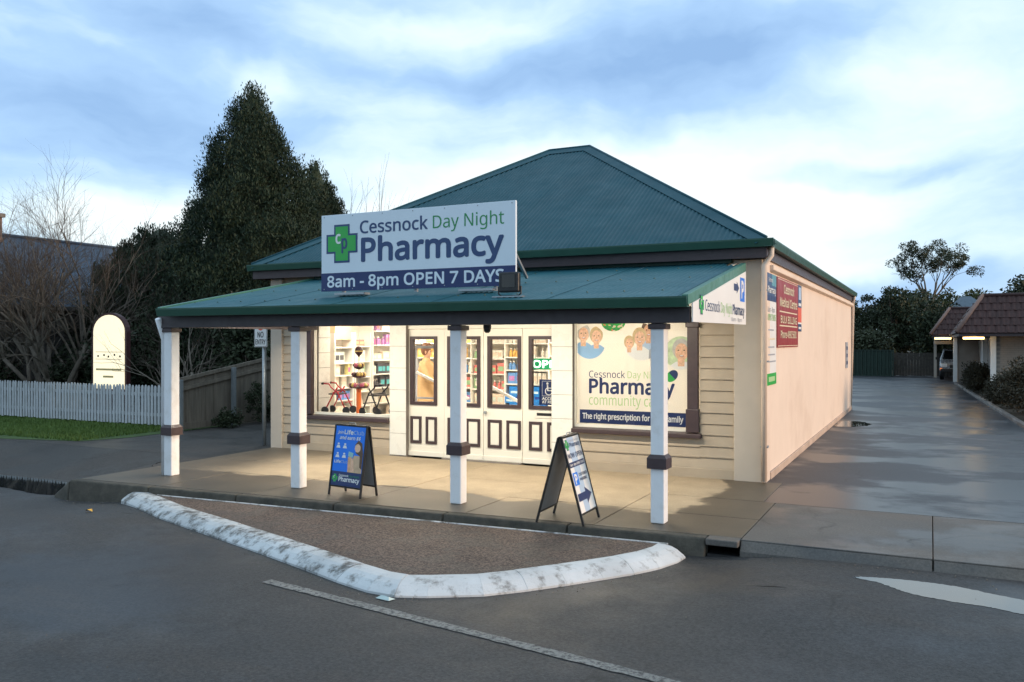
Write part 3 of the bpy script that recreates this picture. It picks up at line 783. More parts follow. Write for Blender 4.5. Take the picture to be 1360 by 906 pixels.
# --- brown window pilasters, sills and heads
def brown_pilaster(x0, x1):
    b = MB().box(x0, x1, FY - 0.055, FY + 0.05, 0.66, 2.34).build('window_pilaster', M['brown'], shop, 0.008)
    MB().box(x0 - 0.015, x1 + 0.015, FY - 0.075, FY + 0.02, 0.66, 1.00).build('pilaster_base', M['brown'], b, 0.008)
    MB().box(x0 - 0.02, x1 + 0.02, FY - 0.08, FY + 0.02, 2.20, 2.27).build('pilaster_cap', M['brown'], b, 0.008)
brown_pilaster(-10.36, -10.19)
brown_pilaster(-3.21, -3.05)
for a, b in ((-10.42, -8.47), (-5.03, -3.0)):
    MB().prism([(a, FY - 0.10, 0.575), (a, FY + 0.08, 0.575), (a, FY + 0.08, 0.655), (a, FY - 0.10, 0.64)],
               [(b, FY - 0.10, 0.575), (b, FY + 0.08, 0.575), (b, FY + 0.08, 0.655), (b, FY - 0.10, 0.64)]).build('window_sill', M['brown'], shop, 0.008)
# left display window: glass, thin cream frame, white tiled reveal
win = MB()
for b in ((-10.19, -8.47, FY + 0.05, FY + 0.10, 0.655, 0.70), (-10.19, -8.47, FY + 0.05, FY + 0.10, 2.27, 2.32), (-10.19, -10.17, FY + 0.05, FY + 0.10, 0.70, 2.27), (-8.50, -8.47, FY + 0.05, FY + 0.10, 0.70, 2.27)): win.box(*b)
win = win.build('display_window', M['cream'], shop)
MB().box(-10.17, -8.50, FY + 0.07, FY + 0.076, 0.70, 2.27).build('pane', M['glass'], win)
rv = MB().box(-10.24, -10.19, FY + 0.16, FY + 0.50, 0.62, 2.4).build('window_reveal', M['mortar'], shop)
me = MB().box(0, 0.012, 0.004, 0.326, 0.004, 0.276).mesh('tile', M['tile'])
for k in range(6): piece('tile', me, (-10.19, FY + 0.165, 0.66 + k * 0.28), rv)
# right window pane; the poster behind it is a thing of its own
win2 = MB()
for b in ((-5.03, -3.21, FY + 0.05, FY + 0.10, 0.655, 0.70), (-5.03, -3.21, FY + 0.05, FY + 0.10, 2.28, 2.33), (-5.03, -5.00, FY + 0.05, FY + 0.10, 0.70, 2.28)): win2.box(*b)
win2 = win2.build('display_window', M['cream'], shop)
MB().box(-5.00, -3.21, FY + 0.060, FY + 0.066, 0.70, 2.28).build('pane', M['glass'], win2)
# --- tiled pilasters either side of the entrance
for a, b in ((-8.47, -8.13), (-5.39, -5.03)):
    tp = MB().box(a, b, FY - 0.025, FY + 0.22, -0.02, 2.34).build('tiled_pilaster', M['mortar'], shop)
    me = MB().box(0.003, (b - a) - 0.003, -0.010, 0.0, 0.003, 0.375).mesh('tile', M['tile'])
    for k in range(6): piece('tile', me, (a, FY - 0.025, 0.02 + k * 0.378), tp)
# --- entrance: two fixed side panels and a pair of doors
DY = FY + 0.06
def door_leaf(name, x0, x1, w0, w1, handle=None, mail=False):
    zt, gz0, gz1 = 2.2, 0.90, 2.08
    mb = MB()
    for b in ((x0, w0, DY, DY + 0.05, 0.02, zt), (w1, x1, DY, DY + 0.05, 0.02, zt), (w0, w1, DY, DY + 0.05, 0.02, gz0), (w0, w1, DY, DY + 0.05, gz1, zt)): mb.box(*b)
    d = mb.build(name, M['cream'], shop)
    fr = MB()
    t_ = 0.055
    for b in ((w0 - 0.005, w0 + t_, 0, 0, gz0, gz1), (w1 - t_, w1 + 0.005, 0, 0, gz0, gz1), (w0 + t_, w1 - t_, 0, 0, gz0, gz0 + t_), (w0 + t_, w1 - t_, 0, 0, gz1 - t_, gz1)):
        fr.box(b[0], b[1], DY - 0.022, DY + 0.055, b[4], b[5])
    fr.build('window_frame', M['brown'], d)
    MB().box(w0 + t_, w1 - t_, DY + 0.02, DY + 0.026, gz0 + t_, gz1 - t_).build('pane', M['glass'], d)
    # two small raised panels below, brown beading round a cream centre
    pw = (w1 - w0 - 0.09) / 2
    for k in range(2):
        a = w0 + k * (pw + 0.09); b = a + pw
        z0, z1 = 0.235, 0.70
        q = MB(); s_ = 0.045
        for bb in ((a, a + s_, z0, z1), (b - s_, b, z0, z1), (a + s_, b - s_, z0, z0 + s_), (a + s_, b - s_, z1 - s_, z1)): q.box(bb[0], bb[1], DY - 0.018, DY, bb[2], bb[3])
        q.build('panel_beading', M['brown'], d)
        MB().box(a + s_ + 0.006, b - s_ - 0.006, DY - 0.010, DY, z0 + s_ + 0.006, z1 - s_ - 0.006).build('lower_panel', M['cream'], d, 0.006)
    if handle is not None:
        MB().tube([(handle, DY, 0.82), (handle, DY - 0.05, 0.82)], 0.022, 12).build('door_knob', M['steel'], d)
    if mail:
        MB().box(w0 + 0.10, w0 + 0.46, DY - 0.012, DY, 0.76, 0.88).build('letter_plate', M['cream'], d, 0.004)
        MB().box(w0 + 0.14, w0 + 0.44, DY - 0.016, DY - 0.0125, 0.80, 0.845).build('letter_slot', M['black'], d)
    MB().box(x0, x1, DY - 0.02, DY, 0.02, 0.10).build('kick_board', M['cream'], d, 0.004)
    return d
door_leaf('side_panel', -8.13, -7.42, -8.09, -7.56)
door_leaf('door', -7.415, -6.665, -7.345, -6.72)
door_leaf('door', -6.655, -5.945, -6.575, -5.97, handle=-6.615)
door_leaf('side_panel', -5.935, -5.20, -5.82, -5.27, mail=True)
MB().box(-8.13, -5.39, DY - 0.03, DY + 0.10, 2.205, 2.34).build('door_head', M['cream'], shop, 0.006)
MB().box(-7.42, -5.94, FY - 0.03, DY + 0.20, -0.01, 0.022).build('threshold', M['mortar'], shop, 0.004)
# soffit-side cream board between doors and veranda ceiling
MB().box(-10.35, -3.03, FY - 0.02, FY + 0.028, 2.345, 2.95).build('head_board', M['cream'], front)

# --- main roof: two hipped units, corrugated sheets
EY0, EX0, EX1, EZ = 12.10, -11.42, -2.04, 3.40
SL = 2.57 / 4.24                                   # pitch
RS = 4.24                                          # run to the short ridge
roof = MB().box(EX0 + 0.05, EX1 - 0.05, EY0 + 0.05, YB + 0.2, 3.24, 3.27).build('roof', M['beam'], shop)   # closed soffit deck
PITCH = 0.076
def sheets_front(y_eave, sgn, run, name='roof_sheet'):
    """corrugated slope rising in +sgn*Y between two hips, cut into sheets"""
    n = int((EX1 - EX0) / (PITCH / 4)); xs = [EX0 + (EX1 - EX0) * i / n for i in range(n + 1)]
    chunk = 44
    for c in range(0, n, chunk):
        mb = MB()
        idx = list(range(c, min(c + chunk + 3, n) + 1))
        for i in idx:
            x_ = xs[i]; s_ = max(0.01, min(x_ - EX0, EX1 - x_, run))
            w_ = 0.010 * math.sin(2 * math.pi * x_ / PITCH) + (0.002 if (c // chunk) % 2 else 0)
            mb.v += [(x_, y_eave, EZ + w_), (x_, y_eave + sgn * s_, EZ + s_ * SL + w_)]
        for k in range(len(idx) - 1): mb.f.append([2 * k, 2 * k + 2, 2 * k + 3, 2 * k + 1]); mb.m.append(0)
        mb.build(name, M['roof'], roof, smooth=True)
def sheets_side(x_eave, sgn, y0, y1, run):
    n = int((y1 - y0) / (PITCH / 4)); ys = [y0 + (y1 - y0) * i / n for i in range(n + 1)]
    chunk = 44
    for c in range(0, n, chunk):
        mb = MB(); idx = list(range(c, min(c + chunk + 3, n) + 1))
        for i in idx:
            y_ = ys[i]; s_ = max(0.01, min(y_ - y0, y1 - y_, run))
            w_ = 0.010 * math.sin(2 * math.pi * y_ / PITCH)
            mb.v += [(x_eave, y_, EZ + w_), (x_eave + sgn * s_, y_, EZ + s_ * SL + w_)]
        for k in range(len(idx) - 1): mb.f.append([2 * k, 2 * k + 2, 2 * k + 3, 2 * k + 1]); mb.m.append(0)
        mb.build('roof_sheet', M['roof'], roof, smooth=True)
HALF = 4.24
YM = EY0 + 2 * HALF + 0.0        # valley between the two hips
YE = YB + 0.25
for (a, b) in ((EY0, YM), (YM, YE)):
    hr = (b - a) / 2
    sheets_front(a, 1, hr); sheets_front(b, -1, hr)
    sheets_side(EX0, 1, a, b, hr); sheets_side(EX1, -1, a, b, hr)
# ridge and hip capping: folded strips with a scalloped lower edge
def capping(p, q, w_, lift=0.03):
    """a folded cap; edges notched so the corrugation shows dark teeth"""
    p, q = Vector(p), Vector(q); d = (q - p); L = d.length; d.normalize()
    side = d.cross(Vector((0, 0, 1))).normalized()
    n = max(2, int(L / 0.1))
    mb = MB()
    for i in range(n + 1):
        c = p + d * (L * i / n)
        mb.v += [tuple(c + side * w_ + Vector((0, 0, -w_ * drop1 + 0.022))), tuple(c + Vector((0, 0, lift + 0.012))), tuple(c - side * w_ + Vector((0, 0, -w_ * drop2 + 0.022)))]
    for i in range(n):
        mb.f += [[3 * i, 3 * i + 1, 3 * i + 4, 3 * i + 3], [3 * i + 1, 3 * i + 2, 3 * i + 5, 3 * i + 4]]; mb.m += [0, 0]
    o = mb.build('ridge_capping', M['roof'], roof)
    sm = o.modifiers.new('solid', 'SOLIDIFY'); sm.thickness = 0.008
    tb = MB().tube([p + Vector((0, 0, lift + 0.012)), q + Vector((0, 0, lift + 0.012))], 0.022, 8).build('ridge_roll', M['roof'], roof, smooth=True)
k_ = SL / math.sqrt(2)
drop1 = drop2 = k_
RZ = EZ + RS * SL
for (a, b) in ((EY0, YM), (YM, YE)):
    hr = (b - a) / 2; rz = EZ + hr * SL
    drop1 = drop2 = k_
    capping((EX1, a, EZ), (EX1 - hr, a + hr, rz), 0.17)
    capping((EX0, a, EZ), (EX0 + hr, a + hr, rz), 0.17)
    capping((EX1, b, EZ), (EX1 - hr, b - hr, rz), 0.17)
    capping((EX0, b, EZ), (EX0 + hr, b - hr, rz), 0.17)
    drop1 = drop2 = SL
    capping((EX0 + hr, a + hr, rz), (EX1 - hr, a + hr, rz), 0.17)
# dark scribed teeth under the front hip caps: small foam-filler shadows are real gaps between cap and corrugation
# gutters, fascias, downpipes
def gutter(p, q, outn, name='gutter', par=roof, m_=None):
    """quad gutter: open trough with a rolled lip, outn = outward unit vector"""
    p, q, o_ = Vector(p), Vector(q), Vector(outn)
    prof_ = [(0, 0.0), (0.0, -0.105), (0.095, -0.105), (0.115, -0.012), (0.115, 0.008), (0.100, 0.008), (0.090, -0.090), (0.008, -0.095), (0.008, 0.0)]
    A = [p + o_ * a + Vector((0, 0, b)) for a, b in prof_]; B = [q + o_ * a + Vector((0, 0, b)) for a, b in prof_]
    return MB().prism(A, B).build(name, m_ or M['gutter'], par)
gutter((EX0 - 0.02, EY0 + 0.015, EZ + 0.01), (EX1 + 0.11, EY0 + 0.015, EZ + 0.01), (0, -1, 0))
gutter((EX1 - 0.015, EY0 - 0.09, EZ + 0.01), (EX1 - 0.015, YE, EZ + 0.01), (1, 0, 0))
gutter((EX0 + 0.015, EY0 - 0.02, EZ + 0.01), (EX0 + 0.015, YE, EZ + 0.01), (-1, 0, 0))
MB().box(EX0 + 0.02, EX1 - 0.0, EY0 + 0.02, EY0 + 0.045, EZ - 0.24, EZ - 0.02).build('fascia', M['brown'], roof)
MB().box(EX1 - 0.045, EX1 - 0.02, EY0 + 0.05, YE - 0.02, EZ - 0.24, EZ - 0.02).build('fascia', M['brown'], roof)
MB().box(EX0 + 0.02, EX0 + 0.045, EY0 + 0.05, YE - 0.02, EZ - 0.24, EZ - 0.02).build('fascia', M['brown'], roof)
MB().box(EX0 + 0.03, -11.15, EY0 + 0.05, FY + 0.1, 3.2, 3.24).build('soffit', M['pilaster'], roof)
MB().tube([(EX1 + 0.04, FY - 0.12, EZ - 0.09), (EX1 + 0.04, FY - 0.12, EZ - 0.20), (-2.095, FY - 0.13, EZ - 0.34), (-2.095, FY - 0.13, 0.03)], 0.042, 12).build('downpipe', M['render'], shop, smooth=True)
for z in (0.5, 1.7, 2.7): MB().box(-2.145, -2.045, FY - 0.145, FY - 0.03, z, z + 0.025).build('pipe_strap', M['steel'], shop)
MB().tube([(EX1 + 0.04, YB - 0.1, EZ - 0.09), (EX1 + 0.03, YB - 0.1, EZ - 0.16), (XR + 0.05, YB - 0.02, EZ - 0.3), (XR + 0.05, YB + 0.06, EZ - 0.42), (XR - 0.02, YB + 0.06, 0.05)], 0.042, 12).build('downpipe', M['render'], shop, smooth=True)

# --- veranda
VX0, VX1, VY0, VY1 = -10.08, -2.31, 8.86, FY - 0.01
VZ0, VZ1 = 2.47, 3.13
vs_ = (VZ1 - VZ0) / (VY1 - VY0)
ver = MB()
for k in range(12):
    xx = VX0 + 0.2 + (VX1 - VX0 - 0.4) * k / 11
    ver.bar((xx, 9.0, VZ0 - 0.03), (xx, VY1, VZ1 - 0.05), 0.05, 0.09)
ver = ver.build('veranda_frame', M['cream'], shop)
n = int((VX1 - VX0) / (PITCH / 4)); chunk = 40
for c in range(0, n, chunk):
    mb = MB(); idx = list(range(c, min(c + chunk + 3, n) + 1))
    for i in idx:
        x_ = VX0 + (VX1 - VX0) * i / n
        w_ = 0.010 * math.sin(2 * math.pi * x_ / PITCH) + (0.003 if (c // chunk) % 2 else 0)
        y1 = VY1 if x_ < -2.56 else 11.93
        mb.v += [(x_, VY0 - 0.03, VZ0 + w_ - 0.03 * vs_), (x_, y1, VZ0 + (y1 - VY0) * vs_ + w_)]
    for k in range(len(idx) - 1): mb.f.append([2 * k, 2 * k + 2, 2 * k + 3, 2 * k + 1]); mb.m.append(0)
    o = mb.build('roof_sheet', M['vroof'], ver, smooth=True)
# screw heads in rows along the veranda sheets
sc_me = MB().lathe((0, 0, 0), [(0.013, 0), (0.013, 0.006), (0.006, 0.011)], 6).mesh('roof_screw', M['gutter'])
for yy in (9.35, 10.55, 11.7):
    x_ = VX0 + 0.15
    while x_ < VX1:
        piece('roof_screw', sc_me, (round(x_ / PITCH) * PITCH + PITCH * 0.25, yy, VZ0 + (yy - VY0) * vs_ + 0.011), ver)
        x_ += 0.45
MB().box(VX0, -2.56, VY1 - 0.09, VY1 + 0.004, VZ1 - 0.01, VZ1 + 0.085).build('flashing', M['gutter'], ver)
gutter((VX0 - 0.02, VY0 + 0.02, VZ0 - 0.005), (VX1 + 0.02, VY0 + 0.02, VZ0 - 0.005), (0, -1, 0), par=ver)
MB().box(-10.29, VX1, 8.985, 9.055, 2.195, 2.375).build('beam', M['beam'], ver, 0.006)
# barge flashing on both ends
for xx, y1 in ((VX1, 11.93), (VX0, VY1)):
    z1 = VZ0 + (y1 - VY0) * vs_
    MB().prism([(xx - 0.045, VY0 - 0.04, VZ0 - 0.09), (xx + 0.025, VY0 - 0.04, VZ0 - 0.09), (xx + 0.025, VY0 - 0.04, VZ0 + 0.022), (xx - 0.045, VY0 - 0.04, VZ0 + 0.022)],
               [(xx - 0.045, y1, z1 - 0.09), (xx + 0.025, y1, z1 - 0.09), (xx + 0.025, y1, z1 + 0.028), (xx - 0.045, y1, z1 + 0.028)]).build('barge_flashing', mat('barge_green', (0.06, 0.19, 0.14), 0.4), ver, 0.004)
# left end of the veranda closed with boards
MB().prism([(VX0 - 0.02, 9.06, 2.2), (VX0 - 0.02, VY1, 2.2), (VX0 - 0.02, VY1, VZ1 - 0.1), (VX0 - 0.02, 9.06, VZ0 - 0.07)],
           [(VX0 + 0.005, 9.06, 2.2), (VX0 + 0.005, VY1, 2.2), (VX0 + 0.005, VY1, VZ1 - 0.1), (VX0 + 0.005, 9.06, VZ0 - 0.07)]).build('end_board', M['beam'], ver)
# posts with brown collar and capital
for i, px_ in enumerate((-10.155, -7.743, -5.232, -2.683)):
    w_ = 0.0775; py_ = 9.108
    p = MB().box(px_ - w_, px_ + w_, py_ - w_, py_ + w_, 0.0, 2.195).build('veranda_post', M['post'], shop, 0.012)
    c = MB()
    W = w_ + 0.032
    c.prism([(px_ - W, py_ - W, 0.60), (px_ + W, py_ - W, 0.60), (px_ + W, py_ + W, 0.60), (px_ - W, py_ + W, 0.60)],
            [(px_ - W, py_ - W, 0.715), (px_ + W, py_ - W, 0.715), (px_ + W, py_ + W, 0.715), (px_ - W, py_ + W, 0.715)])
    W2 = w_ + 0.004
    c.prism([(px_ - W, py_ - W, 0.7151), (px_ + W, py_ - W, 0.7151), (px_ + W, py_ + W, 0.7151), (px_ - W, py_ + W, 0.7151)],
            [(px_ - W2, py_ - W2, 0.755), (px_ + W2, py_ - W2, 0.755), (px_ + W2, py_ + W2, 0.755), (px_ - W2, py_ + W2, 0.755)])
    c.build('collar', M['brown'], p)
    W = w_ + 0.022
    MB().box(px_ - W, px_ + W, py_ - W, py_ + W, 2.13, 2.19).build('capital', M['brown'], p, 0.006)
# white round stormwater pipe against the first post
MB().tube([(-10.30, 9.10, 0.0), (-10.30, 9.10, 2.02), (-10.26, 8.95, 2.33)], 0.045, 12).build('downpipe', M['post'], shop, smooth=True)
# under-veranda batten lamps (tucked up behind the beam) light the shopfront
lampm = emit('warm_tube', (1.0, 0.80, 0.52), 6)
for i, xx in enumerate((-8.9, -6.4, -4.0)):
    l = empty('batten_lamp', (xx, 10.5, 2.66), ['left', 'middle', 'right'][i] + ' warm batten lamp on the veranda ceiling', 'lamp', 'veranda ceiling lamps')
    MB().box(xx - 0.6, xx + 0.6, 10.45, 10.55, 2.665, 2.70).build('housing', M['cream'], l, 0.006)
    MB().tube([(xx - 0.56, 10.5, 2.645), (xx + 0.56, 10.5, 2.645)], 0.018, 8).build('tube', lampm, l)
    ld = bpy.data.lights.new('batten_light', 'AREA'); ld.shape = 'RECTANGLE'; ld.size = 1.1; ld.size_y = 0.06
    ld.energy = 66; ld.color = (1.0, 0.90, 0.74)
    lo = bpy.data.objects.new('batten_light', ld); lo.location = (0, 0, -0.04); lo.rotation_euler = (math.radians(14), 0, 0); put(lo, l)

# ================================================================== SHOP INTERIOR
IX0, IX1, IY0, IY1, FZ = XL + 0.2, XR - 0.22, FY + 0.15, 18.6, 0.06
room = MB().box(IX0, IX1, IY0, IY1, 0.0, FZ).build('shop_floor', M['shop_floor'], shop)
MB().box(IX0, IX1, IY0, IY1, 2.72, 2.76).build('ceiling', M['shop_wall'], shop)
MB().box(IX0, IX1, IY1, IY1 + 0.1, 0, 2.76).build('back_partition', M['shop_wall'], shop)
MB().box(IX0 + 0.002, IX0 + 0.03, IY0, IY1, FZ, 2.72).build('wall_lining', M['shop_wall'], shop)
# raised display floor in the left window
MB().box(-10.19, -8.47, FY + 0.16, 13.15, FZ, 0.64).build('display_plinth', M['shelf'], shop)
for i, (xx, yy) in enumerate(((-9.9, 13.6), (-9.6, 15.6), (-7.3, 13.8), (-7.6, 16.6), (-5.2, 14.6), (-4.0, 13.5))):
    l = empty('ceiling_light', (xx, yy, 2.70), ['recessed light panel above the window display', 'recessed light panel over the long shelving bay', 'recessed light panel just inside the doors', 'recessed light panel over the rear shelves', 'recessed light panel right of the doors', 'added light panel brightening the window poster from behind'][i], 'ceiling light', 'recessed light panels inside the shop')
    MB().box(xx - 0.62, xx + 0.62, yy - 0.32, yy + 0.32, 2.695, 2.72).build('frame', M['white'], l)
    MB().box(xx - 0.58, xx + 0.58, yy - 0.28, yy + 0.28, 2.685, 2.695).build('diffuser', emit('panel_glow', (1.0, 0.93, 0.80), 6), l)
    ld = bpy.data.lights.new('panel_light', 'AREA'); ld.shape = 'RECTANGLE'; ld.size = 1.1; ld.size_y = 0.55
    ld.energy = 42 if i < 5 else 95; ld.color = (1.0, 0.88, 0.70)  # last panel is added, and stronger, to brighten the poster from behind
    lo = bpy.data.objects.new('panel_light', ld); lo.location = (0, 0, -0.03); put(lo, l)
# shelving: one unit = side cheeks, back, shelves; products stand on it as their own things
PRODUCT = {}
PAL = [(0.75, 0.72, 0.64), (0.62, 0.70, 0.62), (0.70, 0.22, 0.20), (0.55, 0.12, 0.32), (0.12, 0.30, 0.62), (0.75, 0.45, 0.12), (0.08, 0.08, 0.09), (0.30, 0.50, 0.28), (0.72, 0.60, 0.48), (0.45, 0.20, 0.45), (0.78, 0.70, 0.3), (0.10, 0.42, 0.45)]
PNAME = ['white', 'pale green', 'red', 'magenta', 'blue', 'orange', 'black', 'green', 'beige', 'purple', 'yellow', 'teal']
ORD = ['lowest', 'second', 'third', 'fourth', 'fifth', 'sixth', 'top']
PM = [mat('product_%d' % i, c, 0.35, 0.15, 25) for i, c in enumerate(PAL)]
for ci, pm in enumerate(PM):
    for si, (w_, h_) in enumerate(((0.12, 0.17), (0.08, 0.22), (0.17, 0.13), (0.17, 0.22))):
        mb = MB(); mb.box(-w_ / 2, w_ / 2, -0.04, 0.04, 0, h_)
        mb.cur = 1; mb.box(-w_ * 0.36, w_ * 0.36, -0.043, -0.0402, h_ * 0.25, h_ * 0.7)
        PRODUCT[('box', ci, si)] = (mb.mesh('product_box', [pm, PM[(ci + 5) % len(PM)] if ci else PM[8]]), w_, h_)
    mb = MB().lathe((0, 0, 0), [(0.034, 0), (0.036, 0.01), (0.036, 0.10), (0.030, 0.12), (0.014, 0.13), (0.014, 0.15)], 10)
    mb.cur = 1; mb.lathe((0, 0, 0), [(0.019, 0.1501), (0.019, 0.178)], 10)
    PRODUCT[('bottle', ci, 0)] = (mb.mesh('product_bottle', [pm, PM[0]], smooth=False), 0.075, 0.18)
def shelf_unit(name, p0, along, face_dir, length, depth, zs, label, bias, seed, group, dens=0.86, skip=()):
    """p0 = back corner on the floor; along, face_dir unit vectors in plan"""
    r = random.Random(seed)
    A, Fd = Vector((*along, 0)), Vector((*face_dir, 0)); P = Vector(p0)
    u = empty(name, P + A * length / 2 + Fd * depth / 2, label, 'shelf', 'white shop shelving units')
    def solid(a0, a1, d0, d1, z0, z1, nm):
        c = [P + A * a + Fd * d for a, d in ((a0, d0), (a1, d0), (a1, d1), (a0, d1))]
        MB().prism([q + Vector((0, 0, z0)) for q in c], [q + Vector((0, 0, z1)) for q in c]).build(nm, M['shelf'], u)
    top = zs[-1] + 0.28
    solid(0, length, 0, 0.02, 0, top, 'back_panel')
    solid(0, 0.025, 0.02, depth, 0, top, 'side_cheek'); solid(length - 0.025, length, 0.02, depth, 0, top, 'side_cheek')
    for z in zs: solid(0.026, length - 0.026, 0.02, depth - 0.005, z - 0.025, z, 'shelf_board')
    ang = math.atan2(Fd.y, Fd.x) + math.pi / 2
    for si, z in enumerate(zs):
        if si in skip: continue
        a = 0.06
        while a < length - 0.12:
            kind = r.choice(['box', 'box', 'box', 'bottle'])
            ci = r.choice(bias[si % len(bias)]); s_ = r.randrange(4)
            run = r.randint(1, 4)
            me, w_, h_ = PRODUCT[(kind, ci, s_ if kind == 'box' else 0)]
            for _ in range(run):
                if a + w_ > length - 0.04: break
                if r.random() < dens:
                    o = bpy.data.objects.new('product_' + kind, me)
                    o.location = P + A * (a + w_ / 2) + Fd * (depth - 0.07 - r.uniform(0, 0.05)) + Vector((0, 0, z))
                    o.rotation_euler = (0, 0, ang + r.uniform(-0.08, 0.08))
                    put(o, None, '%s %s on the %s shelf of the %s' % (PNAME[ci], 'carton' if kind == 'box' else 'bottle', ORD[si], group), 'carton' if kind == 'box' else 'bottle', 'stock on the ' + group)
                a += w_ + 0.012
            a += r.uniform(0.01, 0.08)
    return u
# left wall, seen through the display window (faces +X)
pale = [(0, 7, 1, 8), (0, 6, 8, 10), (0, 1, 4, 8)]
shelf_unit('shelf_unit', (IX0 + 0.03, 13.55, FZ), (0, 1), (1, 0), 0.62, 0.30, [0.25, 0.5, 0.75, 1.0, 1.25, 1.5, 1.82], 'narrow white shelving on the shop left wall near the window', pale, 11, 'narrow white shelving', 0.9, (6,))
MB().box(IX0 + 0.04, IX0 + 0.30, 13.60, 14.12, 2.03, 2.4).build('header_panel', mat('peach_panel', (0.78, 0.52, 0.33), 0.5, 0.04), label='peach header panel above the narrow shelving', cat='panel')
shelf_unit('shelf_unit', (IX0 + 0.03, 14.20, FZ), (0, 1), (1, 0), 0.55, 0.32, [0.3, 0.6, 0.9, 1.2, 1.52, 1.84], 'white shelving bay in the middle of the shop left wall', [(0, 8, 1), (2, 8, 0), (0, 10, 8), (1, 0, 7)], 12, 'middle shelving bay')
shelf_unit('shelf_unit', (IX0 + 0.03, 14.78, FZ), (0, 1), (1, 0), 2.3, 0.34, [0.32, 0.62, 0.95, 1.24, 1.54, 1.86, 2.16], 'long white shelving bay at the back of the shop left wall',
           [(0, 8, 0), (4, 8, 0), (0, 6, 7), (6, 6, 0, 8), (0, 1, 8), (3, 3, 9, 10), (3, 9, 8, 0)], 13, 'long shelving bay', 0.93)
# gondolas facing the doors (face -Y)
shelf_unit('shelf_unit', (-10.3, 16.3, FZ), (1, 0), (0, -1), 1.55, 0.35, [0.3, 0.62, 0.94, 1.26, 1.58, 1.9], 'white shelving behind the shopper in the tan coat', [(4, 11, 0), (5, 2, 4), (0, 2, 5), (4, 4, 0), (5, 5, 2), (5, 0, 2)], 14, 'shelving behind the shopper', 0.95)
shelf_unit('shelf_unit', (-8.7, 16.0, FZ), (1, 0), (0, -1), 0.9, 0.35, [0.3, 0.62, 0.94, 1.26, 1.58, 1.9], 'white shelving of mixed stock behind the left door leaf', [(2, 0, 7), (0, 4, 8), (7, 2, 0), (0, 8, 2), (7, 3, 0), (2, 7, 0)], 15, 'shelving behind the left door', 0.96)
shelf_unit('shelf_unit', (-7.75, 15.7, FZ), (1, 0), (0, -1), 1.05, 0.35, [1.08, 1.36, 1.62, 1.9], 'white shelving of pale bottles behind the right door leaf', [(0, 4, 0), (4, 0, 8), (0, 0, 5), (0, 0, 8)], 16, 'shelving behind the right door', 0.97)
shelf_unit('shelf_unit', (-6.65, 15.4, FZ), (1, 0), (0, -1), 0.95, 0.35, [0.5, 1.4, 1.66, 1.92], 'white shelving of orange packets behind the right side panel', [(0, 8), (5, 2, 0), (5, 5, 8), (0, 9, 10)], 17, 'shelving behind the side panel', 0.97, (0,))
# blue multipacks stacked below the bottle shelf
bp_me = MB(); bp_me.box(-0.20, 0.20, -0.14, 0.14, 0, 0.165); bp_me.cur = 1; bp_me.box(-0.17, 0.02, -0.143, -0.1402, 0.03, 0.075); bp_me.cur = 2; bp_me.box(0.05, 0.15, -0.143, -0.1402, 0.09, 0.14)
bpm = [mat('multipack_blue', (0.02, 0.20, 0.60), 0.25, 0.2, 20), mat('multipack_pale', (0.45, 0.62, 0.75), 0.3, 0.2, 20), mat('multipack_navy', (0.01, 0.05, 0.3), 0.3)]
bme = bp_me.mesh('multipack', bpm)
for j in range(6):
    for k in range(2):
        o = bpy.data.objects.new('multipack', bme)
        o.location = (-7.52 + 0.42 * k + rnd.uniform(-0.01, 0.01) + (0.1 if j % 2 else 0), 15.45, FZ + 0.02 + j * 0.168)
        put(o, None, 'blue wrapped multipack, %s of its pair, %s layer of the stack' % (('left', 'right')[k], ('bottom', 'second', 'third', 'fourth', 'fifth', 'top')[j]), 'multipack', 'blue multipacks stacked behind the door')
# grey handrail inside the doors
hr = empty('handrail', (-8.45, 13.5, FZ), 'grey handrail post with a white rail inside the left panel', 'handrail')
MB().box(-8.69, -8.64, 13.45, 13.50, FZ, 1.86).build('post', M['grey'], hr, 0.004)
MB().box(-8.69, -8.2, 13.45, 13.50, 1.86, 1.91).build('top_bar', M['grey'], hr, 0.004)
MB().bar((-8.63, 13.44, 1.42), (-7.5, 13.44, 0.95), 0.035, 0.045).build('rail', M['white'], hr, 0.004)
for z in (0.70, 0.92): MB().box(-8.63, -8.2, 13.45, 13.48, z, z + 0.035).build('cross_bar', M['grey'], hr)
hr2 = empty('handrail', (-6.9, 13.5, FZ), 'white sloping handrail inside the right door leaf', 'handrail')
MB().bar((-7.35, 13.45, 1.32), (-6.3, 13.45, 0.84), 0.04, 0.05).build('rail', M['white'], hr2, 0.004)
for xx, zz in ((-7.30, 1.28), (-6.4, 0.87)): MB().box(xx, xx + 0.03, 13.44, 13.47, FZ, zz).build('post', M['white'], hr2)

# ================================================================== SIGNS
# --- big sign board standing on the veranda roof
SX0, SX1, SYY, SZ0, SZ1 = -7.75, -4.685, 9.60, 2.70, 3.775
sg = empty('pharmacy_sign', ((SX0 + SX1) / 2, SYY, SZ0), 'large pale blue and navy pharmacy sign board on the veranda roof', 'sign')
box('sign_panel', M['signwhite'], (SX0, SX1, SYY, SYY + 0.04, SZ0, SZ1), sg, 0.004)
for xx in (-7.4, -6.2, -5.0):
    st = MB(); st.bar((xx, SYY + 0.06, SZ0 - 0.04), (xx, SYY + 0.06, SZ1 - 0.1), 0.04); st.bar((xx, SYY + 0.08, SZ1 - 0.15), (xx, SYY + 1.0, 2.87), 0.035)
    st.build('support_frame', M['steel'], sg)
for xx in (-7.25, -5.25):
    MB().box(xx - 0.25, xx + 0.25, SYY - 0.03, SYY + 0.12, SZ0 - 0.055, SZ0 - 0.025).build('base_foot', M['steel'], sg)
